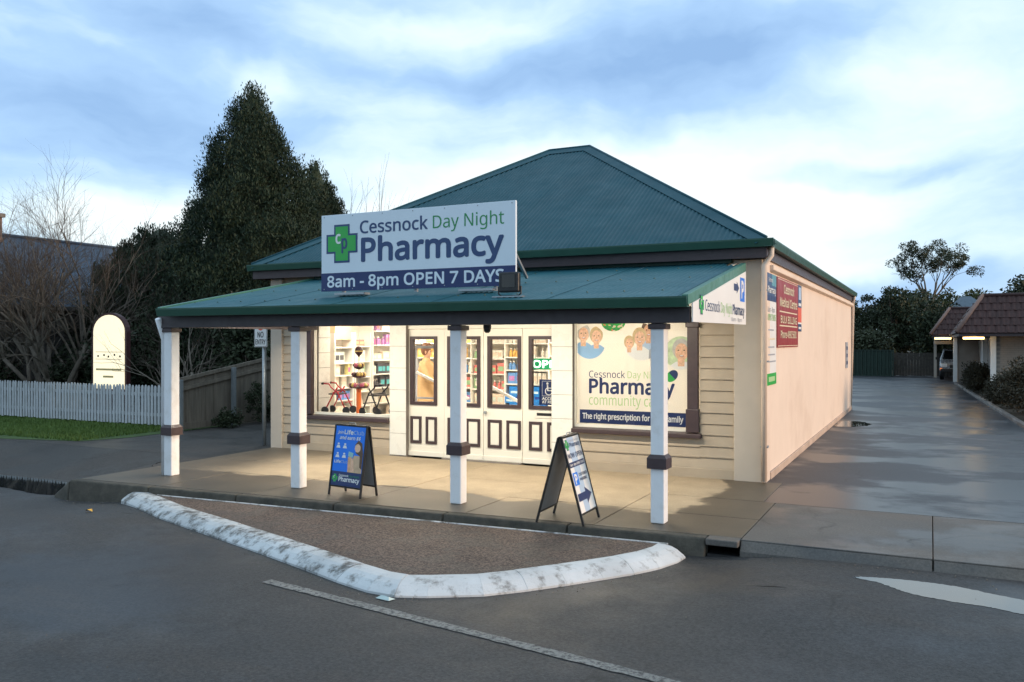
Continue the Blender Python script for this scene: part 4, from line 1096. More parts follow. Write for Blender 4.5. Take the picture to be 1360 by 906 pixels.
W, Hh = SX1 - SX0, SZ1 - SZ0
F1 = Face((SX0, SYY, SZ0), (1, 0, 0), (0, 0, 1), W, Hh)
rect(F1, 0.0, W, 0.0, 0.238 * Hh, M['navy'], sg, 0.002, 'navy_band')
text(F1, 'Cessnock', .218 * W, .577 * W, .735 * Hh, .155 * Hh, M['navy2'], sg, 0.012)
text(F1, 'Day Night', .603 * W, .947 * W, .735 * Hh, .155 * Hh, M['dgreen'], sg, -0.012)
text(F1, 'Pharmacy', .224 * W, .947 * W, .378 * Hh, .285 * Hh, M['navy2'], sg, 0.024)
text(F1, '8am - 8pm OPEN 7 DAYS', .034 * W, .947 * W, .055 * Hh, .140 * Hh, M['signwhite'], sg, 0.02, 0.004)
cross_logo(F1, .117 * W, .617 * Hh, 0.268, sg)
rv_me = MB().lathe((0, 0, 0), [(0.008, 0), (0.008, 0.004)], 8).mesh('rivet', M['steel'])
for i in range(7):
    for zz in (0.03, Hh - 0.03):
        piece('rivet', rv_me, (SX0 + 0.05 + i * (W - 0.1) / 6, SYY - 0.0005, SZ0 + zz), sg, (math.radians(90), 0, 0))

# --- black floodlight on the veranda edge
fl = empty('floodlight', (-4.55, 9.12, 2.52), 'black square floodlight on the veranda gutter below the sign', 'floodlight')
MB().box(-4.685, -4.415, 9.12, 9.20, 2.585, 2.83).build('housing', M['black'], fl, 0.02)
MB().box(-4.635, -4.46, 9.114, 9.124, 2.645, 2.80).build('lens', M['dglass'], fl)
MB().tube([(-4.70, 9.16, 2.66), (-4.70, 9.16, 2.57), (-4.66, 9.16, 2.54), (-4.44, 9.16, 2.54), (-4.40, 9.16, 2.57), (-4.40, 9.16, 2.66)], 0.010, 8).build('bracket', M['black'], fl)
MB().box(-4.75, -4.35, 9.08, 9.22, 2.525, 2.54).build('foot_plate', M['steel'], fl)
# --- small security camera under the beam
sc = empty('security_camera', (-4.93, 9.3, 2.1), 'small black security camera under the veranda beam', 'camera')
MB().lathe((-4.93, 9.3, 2.10), [(0.02, 0.0), (0.04, 0.02), (0.045, 0.05), (0.05, 0.055), (0.05, 0.12)], 14).build('dome', M['black'], sc)
MB().box(-4.955, -4.905, 9.06, 9.30, 2.215, 2.245).build('arm', M['black'], sc)

# --- triangular end sign on the veranda, facing the driveway
EXS = VX1 + 0.03
es = empty('veranda_end_sign', (EXS, 10.5, 2.2), 'white tapered pharmacy sign closing the right end of the veranda', 'sign')
zt = lambda y: VZ0 + (y - VY0) * vs_ - 0.085
A = [(EXS - 0.012, 8.99, 2.205), (EXS - 0.012, 11.90, 2.225), (EXS - 0.012, 11.90, zt(11.90)), (EXS - 0.012, 8.99, zt(8.99))]
MB().prism(A, [(EXS, b, c) for a, b, c in A]).build('sign_panel', M['pwhite'], es)
F2 = Face((EXS, 0, 0), (0, 1, 0), (0, 0, 1), 1, 1)
cross_logo(F2, 9.37, 2.405, 0.11, es)
text(F2, 'Cessnock', 9.55, 10.29, 2.345, .125, M['navy2'], es)
text(F2, 'Day Night', 10.34, 10.98, 2.345, .125, M['pgreen'], es, -0.01)
text(F2, 'Pharmacy', 11.02, 11.78, 2.345, .125, M['navy2'], es, 0.01)
text(F2, '8am - 8pm', 10.95, 11.6, 2.255, .05, M['grey'], es)
rect(F2, 11.50, 11.80, 2.53, 2.85, M['blue'], es, 0.002, 'parking_block')
text(F2, 'P', 11.57, 11.73, 2.58, .22, M['pwhite'], es, 0.03, 0.004)
flat(F2, [(11.10, 2.655), (11.28, 2.655), (11.28, 2.62), (11.43, 2.70), (11.28, 2.78), (11.28, 2.745), (11.10, 2.745)], M['navy'], es, 0.002, 'arrow')

# --- signs on the peach side wall
wx = XR + 0.002
ws = empty('trading_hours_sign', (wx, 12.8, 1.34), 'tall narrow white sign with blue top on the peach side wall', 'sign')
box('sign_panel', M['pwhite'], (wx, wx + 0.012, 12.42, 13.22, 1.36, 2.98), ws)
F3 = Face((wx + 0.012, 12.42, 1.36), (0, 1, 0), (0, 0, 1), .8, 1.62)
rect(F3, 0, .8, 1.30, 1.62, M['navy2'], ws, 0.002, 'blue_block'); rect(F3, 0.4, .8, 1.45, 1.62, mat('print_teal', (0.10, 0.30, 0.38), 0.5), ws, 0.003, 'teal_block'); rect(F3, 0, .8, 1.22, 1.30, M['navy'], ws, 0.002, 'navy_block')
text(F3, 'Cessnock', .12, .5, 1.50, .06, M['pwhite'], ws, 0, 0.005); text(F3, 'Pharmacy', .06, .74, 1.34, .09, M['pwhite'], ws, 0.02, 0.005)
text(F3, '8am - 8pm', .06, .66, 1.06, .075, M['grey'], ws); text(F3, 'OPEN 7 DAYS', .06, .74, .94, .09, M['pgreen'], ws, 0.015)
for k, (zz, w_) in enumerate(((.79, .5), (.66, .62), (.54, .55), (.43, .6), (.33, .68))):
    rect(F3, .10, .10 + w_ * 0.95, zz, zz + 0.022, M['creamp'] if k == 1 else M['grey'], ws, 0.002, 'small_print')
rect(F3, 0, .8, 0, .17, M['green'], ws, 0.002, 'green_block'); rect(F3, .12, .66, .05, .12, M['pgreen'], ws, 0.004, 'small_print')
rs = empty('medical_centre_sign', (wx, 14.4, 1.9), 'dark red medical centre sign with cream lettering on the side wall', 'sign')
box('sign_panel', M['red'], (wx, wx + 0.015, 13.32, 15.55, 1.90, 2.98), rs)
F4 = Face((wx + 0.015, 13.32, 1.90), (0, 1, 0), (0, 0, 1), 2.23, 1.08)
for b in ((0.04, 2.19, 1.05, 1.06), (0.04, 2.19, 0.02, 0.03)): rect(F4, *b, M['creamp'], rs, 0.002, 'border_line')
text(F4, 'Cessnock', .62, 1.75, .86, .13, M['creamp'], rs, 0.025); text(F4, 'Medical Centre', .22, 2.1, .645, .13, M['creamp'], rs, 0.025)
for zz in (.55, .33): rect(F4, .2, 2.1, zz, zz + 0.02, M['creamp'], rs, 0.002, 'rule')
text(F4, 'BULK BILLING', .3, 2.05, .385, .11, M['creamp'], rs, 0.02); text(F4, 'Phone 4990 5600', .3, 2.0, .15, .11, M['creamp'], rs, 0.02)
bs = empty('small_wall_sign', (wx, 15.8, 2.17), 'narrow blue white and orange sign right of the red sign', 'sign')
box('sign_panel', M['pwhite'], (wx, wx + 0.010, 15.58, 16.02, 2.17, 2.99), bs)
F5 = Face((wx + 0.010, 15.58, 2.17), (0, 1, 0), (0, 0, 1), .44, .82)
rect(F5, 0, .44, .42, .82, M['navy2'], bs, 0.002, 'blue_block'); rect(F5, .08, .36, .56, .78, M['paleblue'], bs, 0.004, 'pale_block'); rect(F5, 0, .44, .16, .42, M['orange'], bs, 0.002, 'orange_block'); rect(F5, 0, .44, 0, .13, M['navy2'], bs, 0.002, 'blue_block')
rect(F5, .06, .38, .45, .50, M['pwhite'], bs, 0.004, 'small_print'); rect(F5, .06, .38, .04, .08, M['pwhite'], bs, 0.004, 'small_print')
fs_ = empty('far_wall_sign', (wx, 25.2, 1.25), 'small grey upright sign near the far end of the peach wall', 'sign')
box('sign_panel', M['grey'], (wx, wx + 0.02, 24.95, 25.5, 1.25, 1.97), fs_, 0.004)
F6 = Face((wx + 0.02, 24.95, 1.25), (0, 1, 0), (0, 0, 1), .55, .72)
for zz in (.1, .3, .5): rect(F6, .06, .49, zz, zz + 0.1, M['navy2'], fs_, 0.002, 'small_print')

# --- NO ENTRY sign on a galvanised pole
ne = empty('no_entry_sign', (-11.47, 12.5, 0), 'white NO ENTRY sign on a galvanised pole left of the shop', 'sign')
MB().tube([(-11.47, 12.5, -0.02), (-11.47, 12.5, 2.2)], 0.038, 12).build('pole', M['steel'], ne, smooth=True)
box('sign_panel', M['pwhite'], (-11.665, -11.345, 12.44, 12.452, 1.885, 2.37), ne, 0.003)
for zz in (1.98, 2.25): MB().box(-11.53, -11.41, 12.452, 12.55, zz, zz + 0.03).build('bracket', M['steel'], ne)
F7 = Face((-11.665, 12.44, 1.885), (1, 0, 0), (0, 0, 1), .32, .485)
text(F7, 'NO', .085, .235, .185, .105, M['black'], ne, 0.012); text(F7, 'ENTRY', .035, .285, .05, .095, M['black'], ne, 0.01)
fr = MB()
for b in ((.010, .310, .010, .018), (.010, .310, .467, .475), (.010, .018, .018, .467), (.302, .310, .018, .467)):
    p = [F7.p(b[0], b[2], 0.002), F7.p(b[1], b[2], 0.002), F7.p(b[1], b[3], 0.002), F7.p(b[0], b[3], 0.002)]; fr.add(p, [(0, 1, 2, 3)])
fr.build('border', M['black'], ne)
flat(F7, ell(.16, .385, .07, .07), M['orange'], ne, 0.002, 'red_disc'); rect(F7, .12, .20, .375, .395, M['pwhite'], ne, 0.004, 'white_bar')

# --- OPEN sign and access sign inside the right-hand panel
on = empty('open_sign', (-5.62, 12.62, 1.5), 'glowing green OPEN sign hanging inside the right side panel', 'sign')
box('sign_panel', emit('led_green', (0.0, 0.20, 0.065), 0.9), (-5.88, -5.26, 12.62, 12.65, 1.535, 1.715), on, 0.004)
F8 = Face((-5.88, 12.62, 1.535), (1, 0, 0), (0, 0, 1), .62, .18)
text(F8, 'OPEN', .035, .585, .032, .115, emit('led_white', (0.75, 1.0, 0.85), 1.3), on, 0.03, 0.004)
for xx in (-5.8, -5.35): MB().tube([(xx, 12.635, 1.715), (xx, 12.635, 2.2)], 0.003, 5).build('cord', M['black'], on)
ac = empty('access_sign', (-5.6, 12.60, 0.96), 'navy wheelchair access sign inside the right side panel', 'sign')
box('sign_panel', M['navy'], (-5.72, -5.36, 12.60, 12.606, 0.96, 1.375), ac)
F9 = Face((-5.72, 12.60, 0.96), (1, 0, 0), (0, 0, 1), .36, .415)
b_ = MB()
for q in ((.05, .31, .145, .150), (.05, .31, .385, .390), (.05, .055, .150, .385), (.305, .31, .150, .385)):
    b_.add([F9.p(q[0], q[2], .002), F9.p(q[1], q[2], .002), F9.p(q[1], q[3], .002), F9.p(q[0], q[3], .002)], [(0, 1, 2, 3)])
b_.build('border', M['pwhite'], ac)
flat(F9, ell(.145, .350, .020, .020), M['pwhite'], ac, 0.003, 'symbol_head')
wh = MB(); R0, R1 = 0.068, 0.052; aa = [math.radians(115 + 245 * k / 24) for k in range(25)]
wh.add([F9.p(.170 + R0 * math.cos(a), .225 + R0 * math.sin(a), .003) for a in aa] + [F9.p(.170 + R1 * math.cos(a), .225 + R1 * math.sin(a), .003) for a in aa], [(k, k + 1, 26 + k, 25 + k) for k in range(24)])
wh.build('symbol_wheel', M['pwhite'], ac)
flat(F9, [(.135, .325), (.160, .325), (.163, .285), (.215, .285), (.215, .270), (.163, .270), (.165, .245), (.225, .245), (.262, .185), (.285, .195), (.283, .180), (.250, .165), (.213, .228), (.140, .228)], M['pwhite'], ac, 0.004, 'symbol_figure')
text(F9, 'ACCESS', .05, .31, .085, .04, M['pwhite'], ac, 0.03); text(F9, 'AT REAR', .05, .31, .03, .04, M['pwhite'], ac, 0.03)

# --- window poster
PX0, PX1, PZ0, PZ1, PY = -4.995, -3.215, 0.705, 2.275, FY + 0.090
po = empty('window_poster', ((PX0 + PX1) / 2, PY, PZ0), 'white window poster with round family photographs and navy lettering', 'poster')
def paper_mat():
    m, nt, b = new_mat('poster_paper')
    b.inputs['Base Color'].default_value = (0.84, 0.83, 0.79, 1); b.inputs['Roughness'].default_value = 0.5
    tr = nd(nt, 'ShaderNodeBsdfTranslucent'); tr.inputs[0].default_value = (0.84, 0.82, 0.76, 1)
    mx = nd(nt, 'ShaderNodeMixShader'); mx.inputs[0].default_value = 0.5
    nt.links.new(b.outputs[0], mx.inputs[1]); nt.links.new(tr.outputs[0], mx.inputs[2]); nt.links.new(mx.outputs[0], nt.nodes['Material Output'].inputs[0])
    return m
box('poster_sheet', paper_mat(), (PX0, PX1, PY, PY + 0.003, PZ0, PZ1), po)
FP = Face((0, PY, 0), (1, 0, 0), (0, 0, 1), 1, 1)
rect(FP, -4.955, PX1 - 0.02, .715, .925, M['navy'], po, 0.002, 'navy_band')
text(FP, 'The right prescription for your family', -4.91, -3.30, .785, .085, M['pwhite'], po, 0.022, 0.004)
text(FP, 'community care', -4.80, -3.60, 1.005, .155, M['pgreen'], po, -0.012)
text(FP, 'Pharmacy', -4.80, -3.43, 1.19, .215, M['navy'], po, 0.022)
text(FP, 'Cessnock', -4.80, -4.21, 1.43, .105, M['navy2'], po, 0.0)
text(FP, 'Day Night', -4.17, -3.60, 1.43, .105, M['pgreen'], po, -0.012)
# capsule leaning over the lettering
flat(FP, ell(-3.475, 1.475, .105, .075, 24, 0.75), M['green'], po, 0.002, 'capsule_body'); flat(FP, clip(ell(-3.475, 1.475, .105, .075, 24, 0.75), [(-3.52, 1.52), (-3.42, 1.42), (-3.2, 1.6), (-3.35, 1.7)]), M['navy'], po, 0.004, 'capsule_cap')
win_rect = [(PX0, PZ0), (PX1, PZ0), (PX1, PZ1), (PX0, PZ1)]
def photo(cx, cy, r, bgm, layers):
    """round printed photograph: background disc and flat shapes clipped to it"""
    disc = ell(cx, cy, r, r, 40)
    mb = MB(); ms = [bgm]
    def lay(pts, m_, e):
        q = clip(clip(pts, disc), win_rect)
        if len(q) < 3: return
        if m_ not in ms: ms.append(m_)
        mb.cur = ms.index(m_); mb.add([FP.p(a, b, e) for a, b in q], [tuple(range(len(q)))])
    if bgm is not M['pwhite']: lay(disc, bgm, 0.002)
    for k, (kind, x, y, s) in enumerate(layers):
        e = 0.003 + 0.0004 * k
        hair, skin, shirt = kind
        X, Y_ = cx + x * r, cy + y * r; s = s * r
        lay([(X - s * 1.35, Y_ - s * 3.2), (X + s * 1.35, Y_ - s * 3.2), (X + s * 1.25, Y_ - s * 1.55), (X + s * 0.5, Y_ - s * 1.05), (X - s * 0.5, Y_ - s * 1.05), (X - s * 1.25, Y_ - s * 1.55)], shirt, e)
        lay([(X - s * .32, Y_ - s * 1.5), (X + s * .32, Y_ - s * 1.5), (X + s * .35, Y_ - s * .5), (X - s * .35, Y_ - s * .5)], skin, e + .0001)
        lay(ell(X, Y_ + s * .16, s * .86, s * 1.02), hair, e + .00015)
        lay(ell(X + s * .04, Y_ - s * .12, s * .64, s * .84), skin, e + .0002)
        for sx in (-.26, .3): lay(ell(X + s * sx, Y_ + s * .04, s * .09, s * .06, 10), M['brownhair'], e + .0003)
        lay(ell(X + s * .04, Y_ - s * .50, s * .24, s * .09, 12), M['lips'], e + .0003)
        lay(ell(X + s * .04, Y_ - s * .48, s * .18, s * .05, 12), M['pwhite'], e + .00035)
        lay(ell(X + s * .05, Y_ - s * .2, s * .08, s * .14, 10), M['skin'], e + .00025)
    o = mb.build('printed_photo', ms, po)
    return o
skb = M['sky_blue']
photo(-4.79, 1.985, .265, M['pwhite'], [((M['greyhair'], M['skin2'], skb), -.40, .50, .50), ((M['blond'], M['skin2'], skb), .42, .34, .48)])
photo(-3.955, 1.985, .285, M['pwhite'], [((M['brownhair'], M['skin'], M['paleblue']), .42, .62, .46), ((M['blond'], M['skin2'], M['pwhite']), -.08, .24, .46), ((M['blond'], M['skin2'], M['pwhite']), -.66, -.05, .34), ((M['brownhair'], M['skin'], M['grey']), .95, .2, .40)])
photo(-3.34, 1.82, .25, mat('photo_bg3', (0.55, 0.68, 0.42), 0.5, 0.3, 8), [((M['greyhair'], M['skin2'], M['pwhite']), .02, .14, .62)])
# salad bowl photo at the top, cut by the poster edge
disc = ell(-4.40, 2.30, .20, .15, 36); mb = MB(); ms = [M['green'], M['orange'], M['creamp'], M['dgreen']]
mb.add([FP.p(a, b, .002) for a, b in clip(disc, win_rect)], [tuple(range(len(clip(disc, win_rect))))])
for k in range(26):
    q = clip(clip(ell(-4.40 + rnd.uniform(-.16, .16), 2.24 + rnd.uniform(-.08, .05), rnd.uniform(.015, .04), rnd.uniform(.008, .02), 9, rnd.uniform(0, 3)), disc), win_rect)
    if len(q) > 2: mb.cur = rnd.choice([1, 2, 3, 3, 0]); mb.add([FP.p(a, b, .003 + k * .0001) for a, b in q], [tuple(range(len(q)))])
mb.build('printed_photo', ms, po)

# --- A-frame footpath signs, built at the origin then set down
def a_frame(label, w, h, spread):
    r = empty('a_frame_sign', (0, 0, 0), label, 'sign', 'folding signs on the footpath')
    faces = []
    for s_, nm in ((-1, 'front'), (1, 'rear')):
        top = Vector((0, s_ * 0.018, h)); bot = Vector((0, s_ * spread / 2, 0))
        sl = (top - bot).normalized()
        fr_ = MB()
        for x_ in (-w / 2, w / 2): fr_.bar(bot + Vector((x_, 0, 0)), top + Vector((x_, 0, 0)), 0.022, 0.022, (0, 1, 0))
        c = bot + sl * 0.12
        fr_.bar(c + Vector((-w / 2 + .012, 0, 0)), c + Vector((w / 2 - .012, 0, 0)), 0.02)
        fr_.bar(top + Vector((-w / 2 + .012, 0, 0)), top + Vector((w / 2 - .012, 0, 0)), 0.02)
        fr_.build(nm + '_frame', M['black'], r)
        L = (top - c).length - 0.02
        u = Vector((1, 0, 0)) if s_ < 0 else Vector((-1, 0, 0))
        n_ = u.cross(sl)
        o0 = c + sl * 0.011 - u * (w / 2 - 0.012) + n_ * 0.003
        f_ = Face(o0, u, sl, w - 0.024, L)
        a = [f_.p(0, 0, 0), f_.p(f_.w, 0, 0), f_.p(f_.w, f_.h, 0), f_.p(0, f_.h, 0)]; b = [q - n_ * 0.008 for q in a]
        MB().prism(b, a).build(nm + '_panel', M['charcoal'] if s_ > 0 else M['grey'], r)
        faces.append(f_)
    MB().tube([(-0.06, 0, h), (-0.05, 0, h + .035), (0.05, 0, h + .035), (0.06, 0, h)], 0.006, 6).build('carry_handle', M['steel'], r)
    return r, faces[0]
r1, f = a_frame('blue folding sign with a woman holding a card, left on the footpath', .57, .90, .30)
w, h = f.w, f.h
rect(f, 0, w, .235 * h, h, M['blue'], r1, .0015, 'blue_print'); rect(f, 0, w, 0, .235 * h, M['navy'], r1, .0015, 'navy_print')
text(f, 'Join', .07 * w, .27 * w, .865 * h, .05 * h, M['pwhite'], r1, .015, .004, shear=.2); text(f, 'Life', .30 * w, .60 * w, .865 * h, .065 * h, M['pwhite'], r1, .03, .004); text(f, 'Club', .61 * w, .95 * w, .865 * h, .065 * h, M['paleblue'], r1, -.012, .004)
text(f, 'and earn $$', .16 * w, .86 * w, .775 * h, .055 * h, M['pwhite'], r1, .02, .004, shear=.2)
for cx, cy in ((.14, .66), (.36, .66), (.14, .50), (.36, .50)):   # white pictograms
    flat(f, ell(cx * w, (cy + .035) * h, .035 * w, .016 * h, 12), M['pwhite'], r1, .003, 'pictogram'); flat(f, [((cx - .07) * w, (cy - .035) * h), ((cx + .07) * w, (cy - .035) * h), ((cx + .04) * w, (cy + .012) * h), ((cx - .04) * w, (cy + .012) * h)], M['pwhite'], r1, .003, 'pictogram')
text(f, 'Life', .06 * w, .27 * w, .375 * h, .045 * h, M['pwhite'], r1, .025, .004); text(f, 'Club', .28 * w, .50 * w, .375 * h, .045 * h, M['paleblue'], r1, -.01, .004)
# printed woman, long dark hair, arms folded up, card in hand
flat(f, [(.52 * w, .235 * h), (.98 * w, .235 * h), (.97 * w, .45 * h), (.86 * w, .52 * h), (.70 * w, .52 * h), (.60 * w, .40 * h)], mat('print_tan_top', (0.62, 0.42, 0.26), 0.5, 0.15, 12), r1, .0030, 'printed_torso')
flat(f, [(.70 * w, .70 * h), (.80 * w, .775 * h), (.92 * w, .73 * h), (.98 * w, .56 * h), (.98 * w, .30 * h), (.90 * w, .33 * h), (.88 * w, .52 * h), (.74 * w, .56 * h)], M['brownhair'], r1, .0036, 'printed_hair')
flat(f, ell(.79 * w, .645 * h, .095 * w, .07 * h), M['skin2'], r1, .0042, 'printed_face')
flat(f, [(.52 * w, .24 * h), (.62 * w, .24 * h), (.64 * w, .46 * h), (.60 * w, .52 * h), (.50 * w, .48 * h)], M['skin'], r1, .0042, 'printed_arm')
flat(f, [(.62 * w, .24 * h), (.74 * w, .24 * h), (.68 * w, .47 * h), (.60 * w, .46 * h)], M['skin2'], r1, .0046, 'printed_arm')
flat(f, [(.50 * w, .50 * h), (.66 * w, .48 * h), (.67 * w, .56 * h), (.51 * w, .58 * h)], mat('print_card', (0.30, 0.55, 0.55), 0.4), r1, .005, 'printed_card')
cross_logo(f, .13 * w, .12 * h, .055, r1, .003)
text(f, 'Cessnock', .26 * w, .58 * w, .155 * h, .035 * h, M['pwhite'], r1, .015, .004); text(f, 'Day Night', .60 * w, .93 * w, .155 * h, .035 * h, M['dgreen'], r1, 0, .004); text(f, 'Pharmacy', .26 * w, .95 * w, .075 * h, .07 * h, M['pwhite'], r1, .025, .004)
r1.location = (-6.74, 8.98, 0.0); r1.rotation_euler = (0, 0, math.radians(-9))
r2, f = a_frame('white folding sign reading NOW OPEN with a parking arrow', .52, .94, .55)
w, h = f.w, f.h
rect(f, 0, w, 0, h, M['pwhite'], r2, .0015, 'white_print')
flat(f, [(.22 * w, h), (.62 * w, h), (.62 * w, 0), (.30 * w, 0)], M['paleblue'], r2, .0022, 'pale_stripe')
cross_logo(f, .15 * w, .90 * h, .06, r2, .003)
text(f, 'Cessnock Day Night', .30 * w, .92 * w, .935 * h, .025 * h, M['grey'], r2, 0, .004); text(f, 'Pharmacy', .30 * w, .95 * w, .865 * h, .055 * h, M['navy2'], r2, .02, .004)
text(f, 'NOW OPEN', .06 * w, .95 * w, .72 * h, .065 * h, M['navy'], r2, .01, .004)
rect(f, .03 * w, .97 * w, .60 * h, .67 * h, M['navy'], r2, .003, 'navy_strip'); text(f, '8am - 8pm OPEN 7 DAYS', .06 * w, .94 * w, .62 * h, .03 * h, M['pwhite'], r2, .02, .0045)
rect(f, .06 * w, .36 * w, .36 * h, .53 * h, M['blue'], r2, .003, 'parking_block'); text(f, 'P', .13 * w, .29 * w, .385 * h, .12 * h, M['pwhite'], r2, .03, .0045)
text(f, 'CUSTOMER', .42 * w, .95 * w, .465 * h, .038 * h, M['navy'], r2, .01, .004); text(f, 'PARKING', .42 * w, .88 * w, .40 * h, .038 * h, M['navy'], r2, .01, .004)
flat(f, [(.06 * w, .15 * h), (.56 * w, .15 * h), (.56 * w, .09 * h), (.92 * w, .20 * h), (.56 * w, .31 * h), (.56 * w, .25 * h), (.06 * w, .25 * h)], M['navy'], r2, .004, 'arrow')
r2.location = (-3.64, 8.80, 0.0); r2.rotation_euler = (0, 0, math.radians(92))

# ================================================================== WINDOW DISPLAY
def rollator(loc, rz, fm, label):
    r = empty('rollator', (0, 0, 0), label, 'walker', 'wheeled walkers in the display window')
    for s_ in (-.17, .17):
        MB().tube([(-.20, s_, .06), (-.02, s_, .40), (.05, s_, .50)], .014, 8).build('rear_leg', fm, r, smooth=True)
        MB().tube([(.22, s_, .06), (.05, s_, .40), (-.08, s_, .50), (-.12, s_, .56), (-.22, s_, .57)], .014, 8).build('front_leg', fm, r, smooth=True)
        MB().tube([(-.22, s_, .57), (-.30, s_, .565)], .022, 8).build('hand_grip', M['black'], r)
        for x_ in (-.20, .22):
            wl_ = MB(); nn = 14
            wl_.tube([(x_, s_ - .014, .07), (x_, s_ + .014, .07)], .07, nn).build('wheel', M['black'], r)
    MB().box(-.14, .10, -.16, .16, .36, .385).build('seat', M['black'], r, .008)
    MB().tube([(-.04, -.17, .40), (-.04, .17, .40)], .012, 8).build('cross_tube', fm, r)
    MB().tube([(.20, -.16, .22), (.20, .16, .22)], .010, 8).build('cross_tube', fm, r)
    r.location = loc; r.rotation_euler = (0, 0, rz)
    return r
rollator((-9.97, 12.85, .64), math.radians(15), mat('red_tube', (.42, .02, .03), .3), 'red framed wheeled walker at the left of the window display')
rollator((-9.08, 12.84, .64), math.radians(170), M['black'], 'black framed wheeled walker at the right of the window display')
gs = empty('gift_stand', (-9.58, 12.95, .64), 'orange display pillar topped with dark wrapped gifts', 'display stand')
MB().lathe((-9.58, 12.95, .64), [(.05, 0), (.045, .02), (.045, .44), (.06, .46)], 14).build('pillar', mat('orange_pillar', (.80, .17, .03), .4), gs)
gm = [mat('dark_foil', (.06, .02, .025), .25, .4, 30), mat('pink_foil', (.5, .10, .16), .3, .3, 30), mat('gold_foil', (.6, .42, .12), .3, .3, 30)]
for zz, rr, nn in ((1.16, .19, 16), (1.36, .13, 12), (1.53, .09, 8)):
    tr = MB().lathe((-9.58, 12.95, zz - .06), [(.03, 0), (rr, .03), (rr, .045)], 16).build('tier', gm[0], gs)
    for k in range(nn):
        a = 2 * math.pi * k / nn + rnd.uniform(-.2, .2)
        MB().lathe((-9.58 + rr * .8 * math.cos(a), 12.95 + rr * .8 * math.sin(a), zz - .02), [(.012, 0), (.034, .02), (.038, .045), (.024, .07), (.006, .08)], 8).build('wrapped_gift', gm[rnd.choice([0, 0, 1, 2])], tr)
MB().tube([(-9.58, 12.95, 1.1), (-9.58, 12.95, 1.74)], .006, 6).build('stick', M['steel'], gs)
bl = MB().lathe((-9.58, 12.95, 1.72), [(.008, -.02), (.02, 0), (.065, .05), (.078, .10), (.066, .15), (.035, .18), (.008, .19)], 18).build('balloon', gm[0], gs, smooth=True)
MB().lathe((-9.58, 12.95, 1.80), [(.0785, 0), (.0785, .02)], 18).build('gold_band', gm[2], bl)

# ================================================================== SHOPPER
def skin_mesh(name, verts, edges, radii, m_, parent, root=0, sub=2):
    me = bpy.data.meshes.new(name); me.from_pydata(verts, edges, []); me.materials.append(m_)
    o = bpy.data.objects.new(name, me); COL.objects.link(o)
    s = o.modifiers.new('skin', 'SKIN'); s.use_smooth_shade = True
    for i, v in enumerate(me.skin_vertices[0].data): v.radius = radii[i] if isinstance(radii[i], tuple) else (radii[i], radii[i]); v.use_root = (i == root)
    ss = o.modifiers.new('sub', 'SUBSURF'); ss.levels = sub; ss.render_levels = sub
    dg = bpy.context.evaluated_depsgraph_get()
    me2 = bpy.data.meshes.new_from_object(o.evaluated_get(dg))
    bpy.data.objects.remove(o, do_unlink=True)
    me2.name = name
    if not me2.materials: me2.materials.append(m_)
    o2 = bpy.data.objects.new(name, me2)
    return put(o2, parent)
pe = empty('person', (0, 0, 0), 'person in a long tan coat reaching to a shelf inside the shop', 'person')
sk = mat('person_skin', (.55, .33, .22), .5, .08, 9)
# faces +X; pelvis 0, spine, neck, head, arms, legs
V = [(0, 0, .98), (.01, 0, 1.20), (.02, 0, 1.42), (.03, 0, 1.53), (.05, 0, 1.63), (.06, 0, 1.74),
     (.02, -.19, 1.43), (.12, -.23, 1.17), (.34, -.20, 1.06), (.42, -.19, 1.05), (.02, .19, 1.43), (.16, .22, 1.20), (.38, .20, 1.22), (.46, .19, 1.25),
     (.0, -.10, .92), (.02, -.11, .50), (-.02, -.11, .09), (.0, .10, .92), (.05, .11, .50), (.02, .11, .09), (.12, -.12, .045), (.16, .12, .045)]
E_ = [(0, 1), (1, 2), (2, 3), (3, 4), (4, 5), (2, 6), (6, 7), (7, 8), (8, 9), (2, 10), (10, 11), (11, 12), (12, 13), (0, 14), (14, 15), (15, 16), (0, 17), (17, 18), (18, 19), (16, 20), (19, 21)]
Rr = [(.14, .16), (.12, .14), (.11, .15), .055, .085, .075, .062, .047, .036, .028, .062, .047, .036, .028, .09, .062, .045, .09, .062, .045, .035, .035]
skin_mesh('body', V, E_, Rr, sk, pe)
for base, sgn in (((.42, -.19, 1.05), -1), ((.46, .19, 1.25), 1)):
    bx_, by_, bz_ = base
    for k in range(4):
        yy = by_ + (-.03 + .02 * k)
        ln = (.075, .088, .085, .068)[k]
        skin_mesh('finger', [(bx_ + .01, yy, bz_), (bx_ + .05 + ln * .4, yy, bz_ + .004), (bx_ + .05 + ln * .8, yy, bz_ - .016)], [(0, 1), (1, 2)], [.011, .009, .007], sk, pe, 0, 1)
    skin_mesh('thumb', [(bx_, by_ + sgn * -.03, bz_ + .01), (bx_ + .035, by_ + sgn * -.055, bz_ + .015), (bx_ + .065, by_ + sgn * -.055, bz_ + .005)], [(0, 1), (1, 2)], [.012, .010, .008], sk, pe, 0, 1)
coatm = mat('tan_coat', (.56, .36, .17), .8, .1, 5, .3, 25)
def loft(rings_, name, m_, parent, n=20):
    mb = MB()
    for (cx, cy, cz, rx_, ry_) in rings_:
        for k in range(n):
            a = 2 * math.pi * k / n; mb.v.append((cx + rx_ * math.cos(a), cy + ry_ * math.sin(a), cz))
    for i in range(len(rings_) - 1):
        for k in range(n): mb.f.append([i * n + k, i * n + (k + 1) % n, (i + 1) * n + (k + 1) % n, (i + 1) * n + k]); mb.m.append(0)
    return mb.build(name, m_, parent, smooth=True)
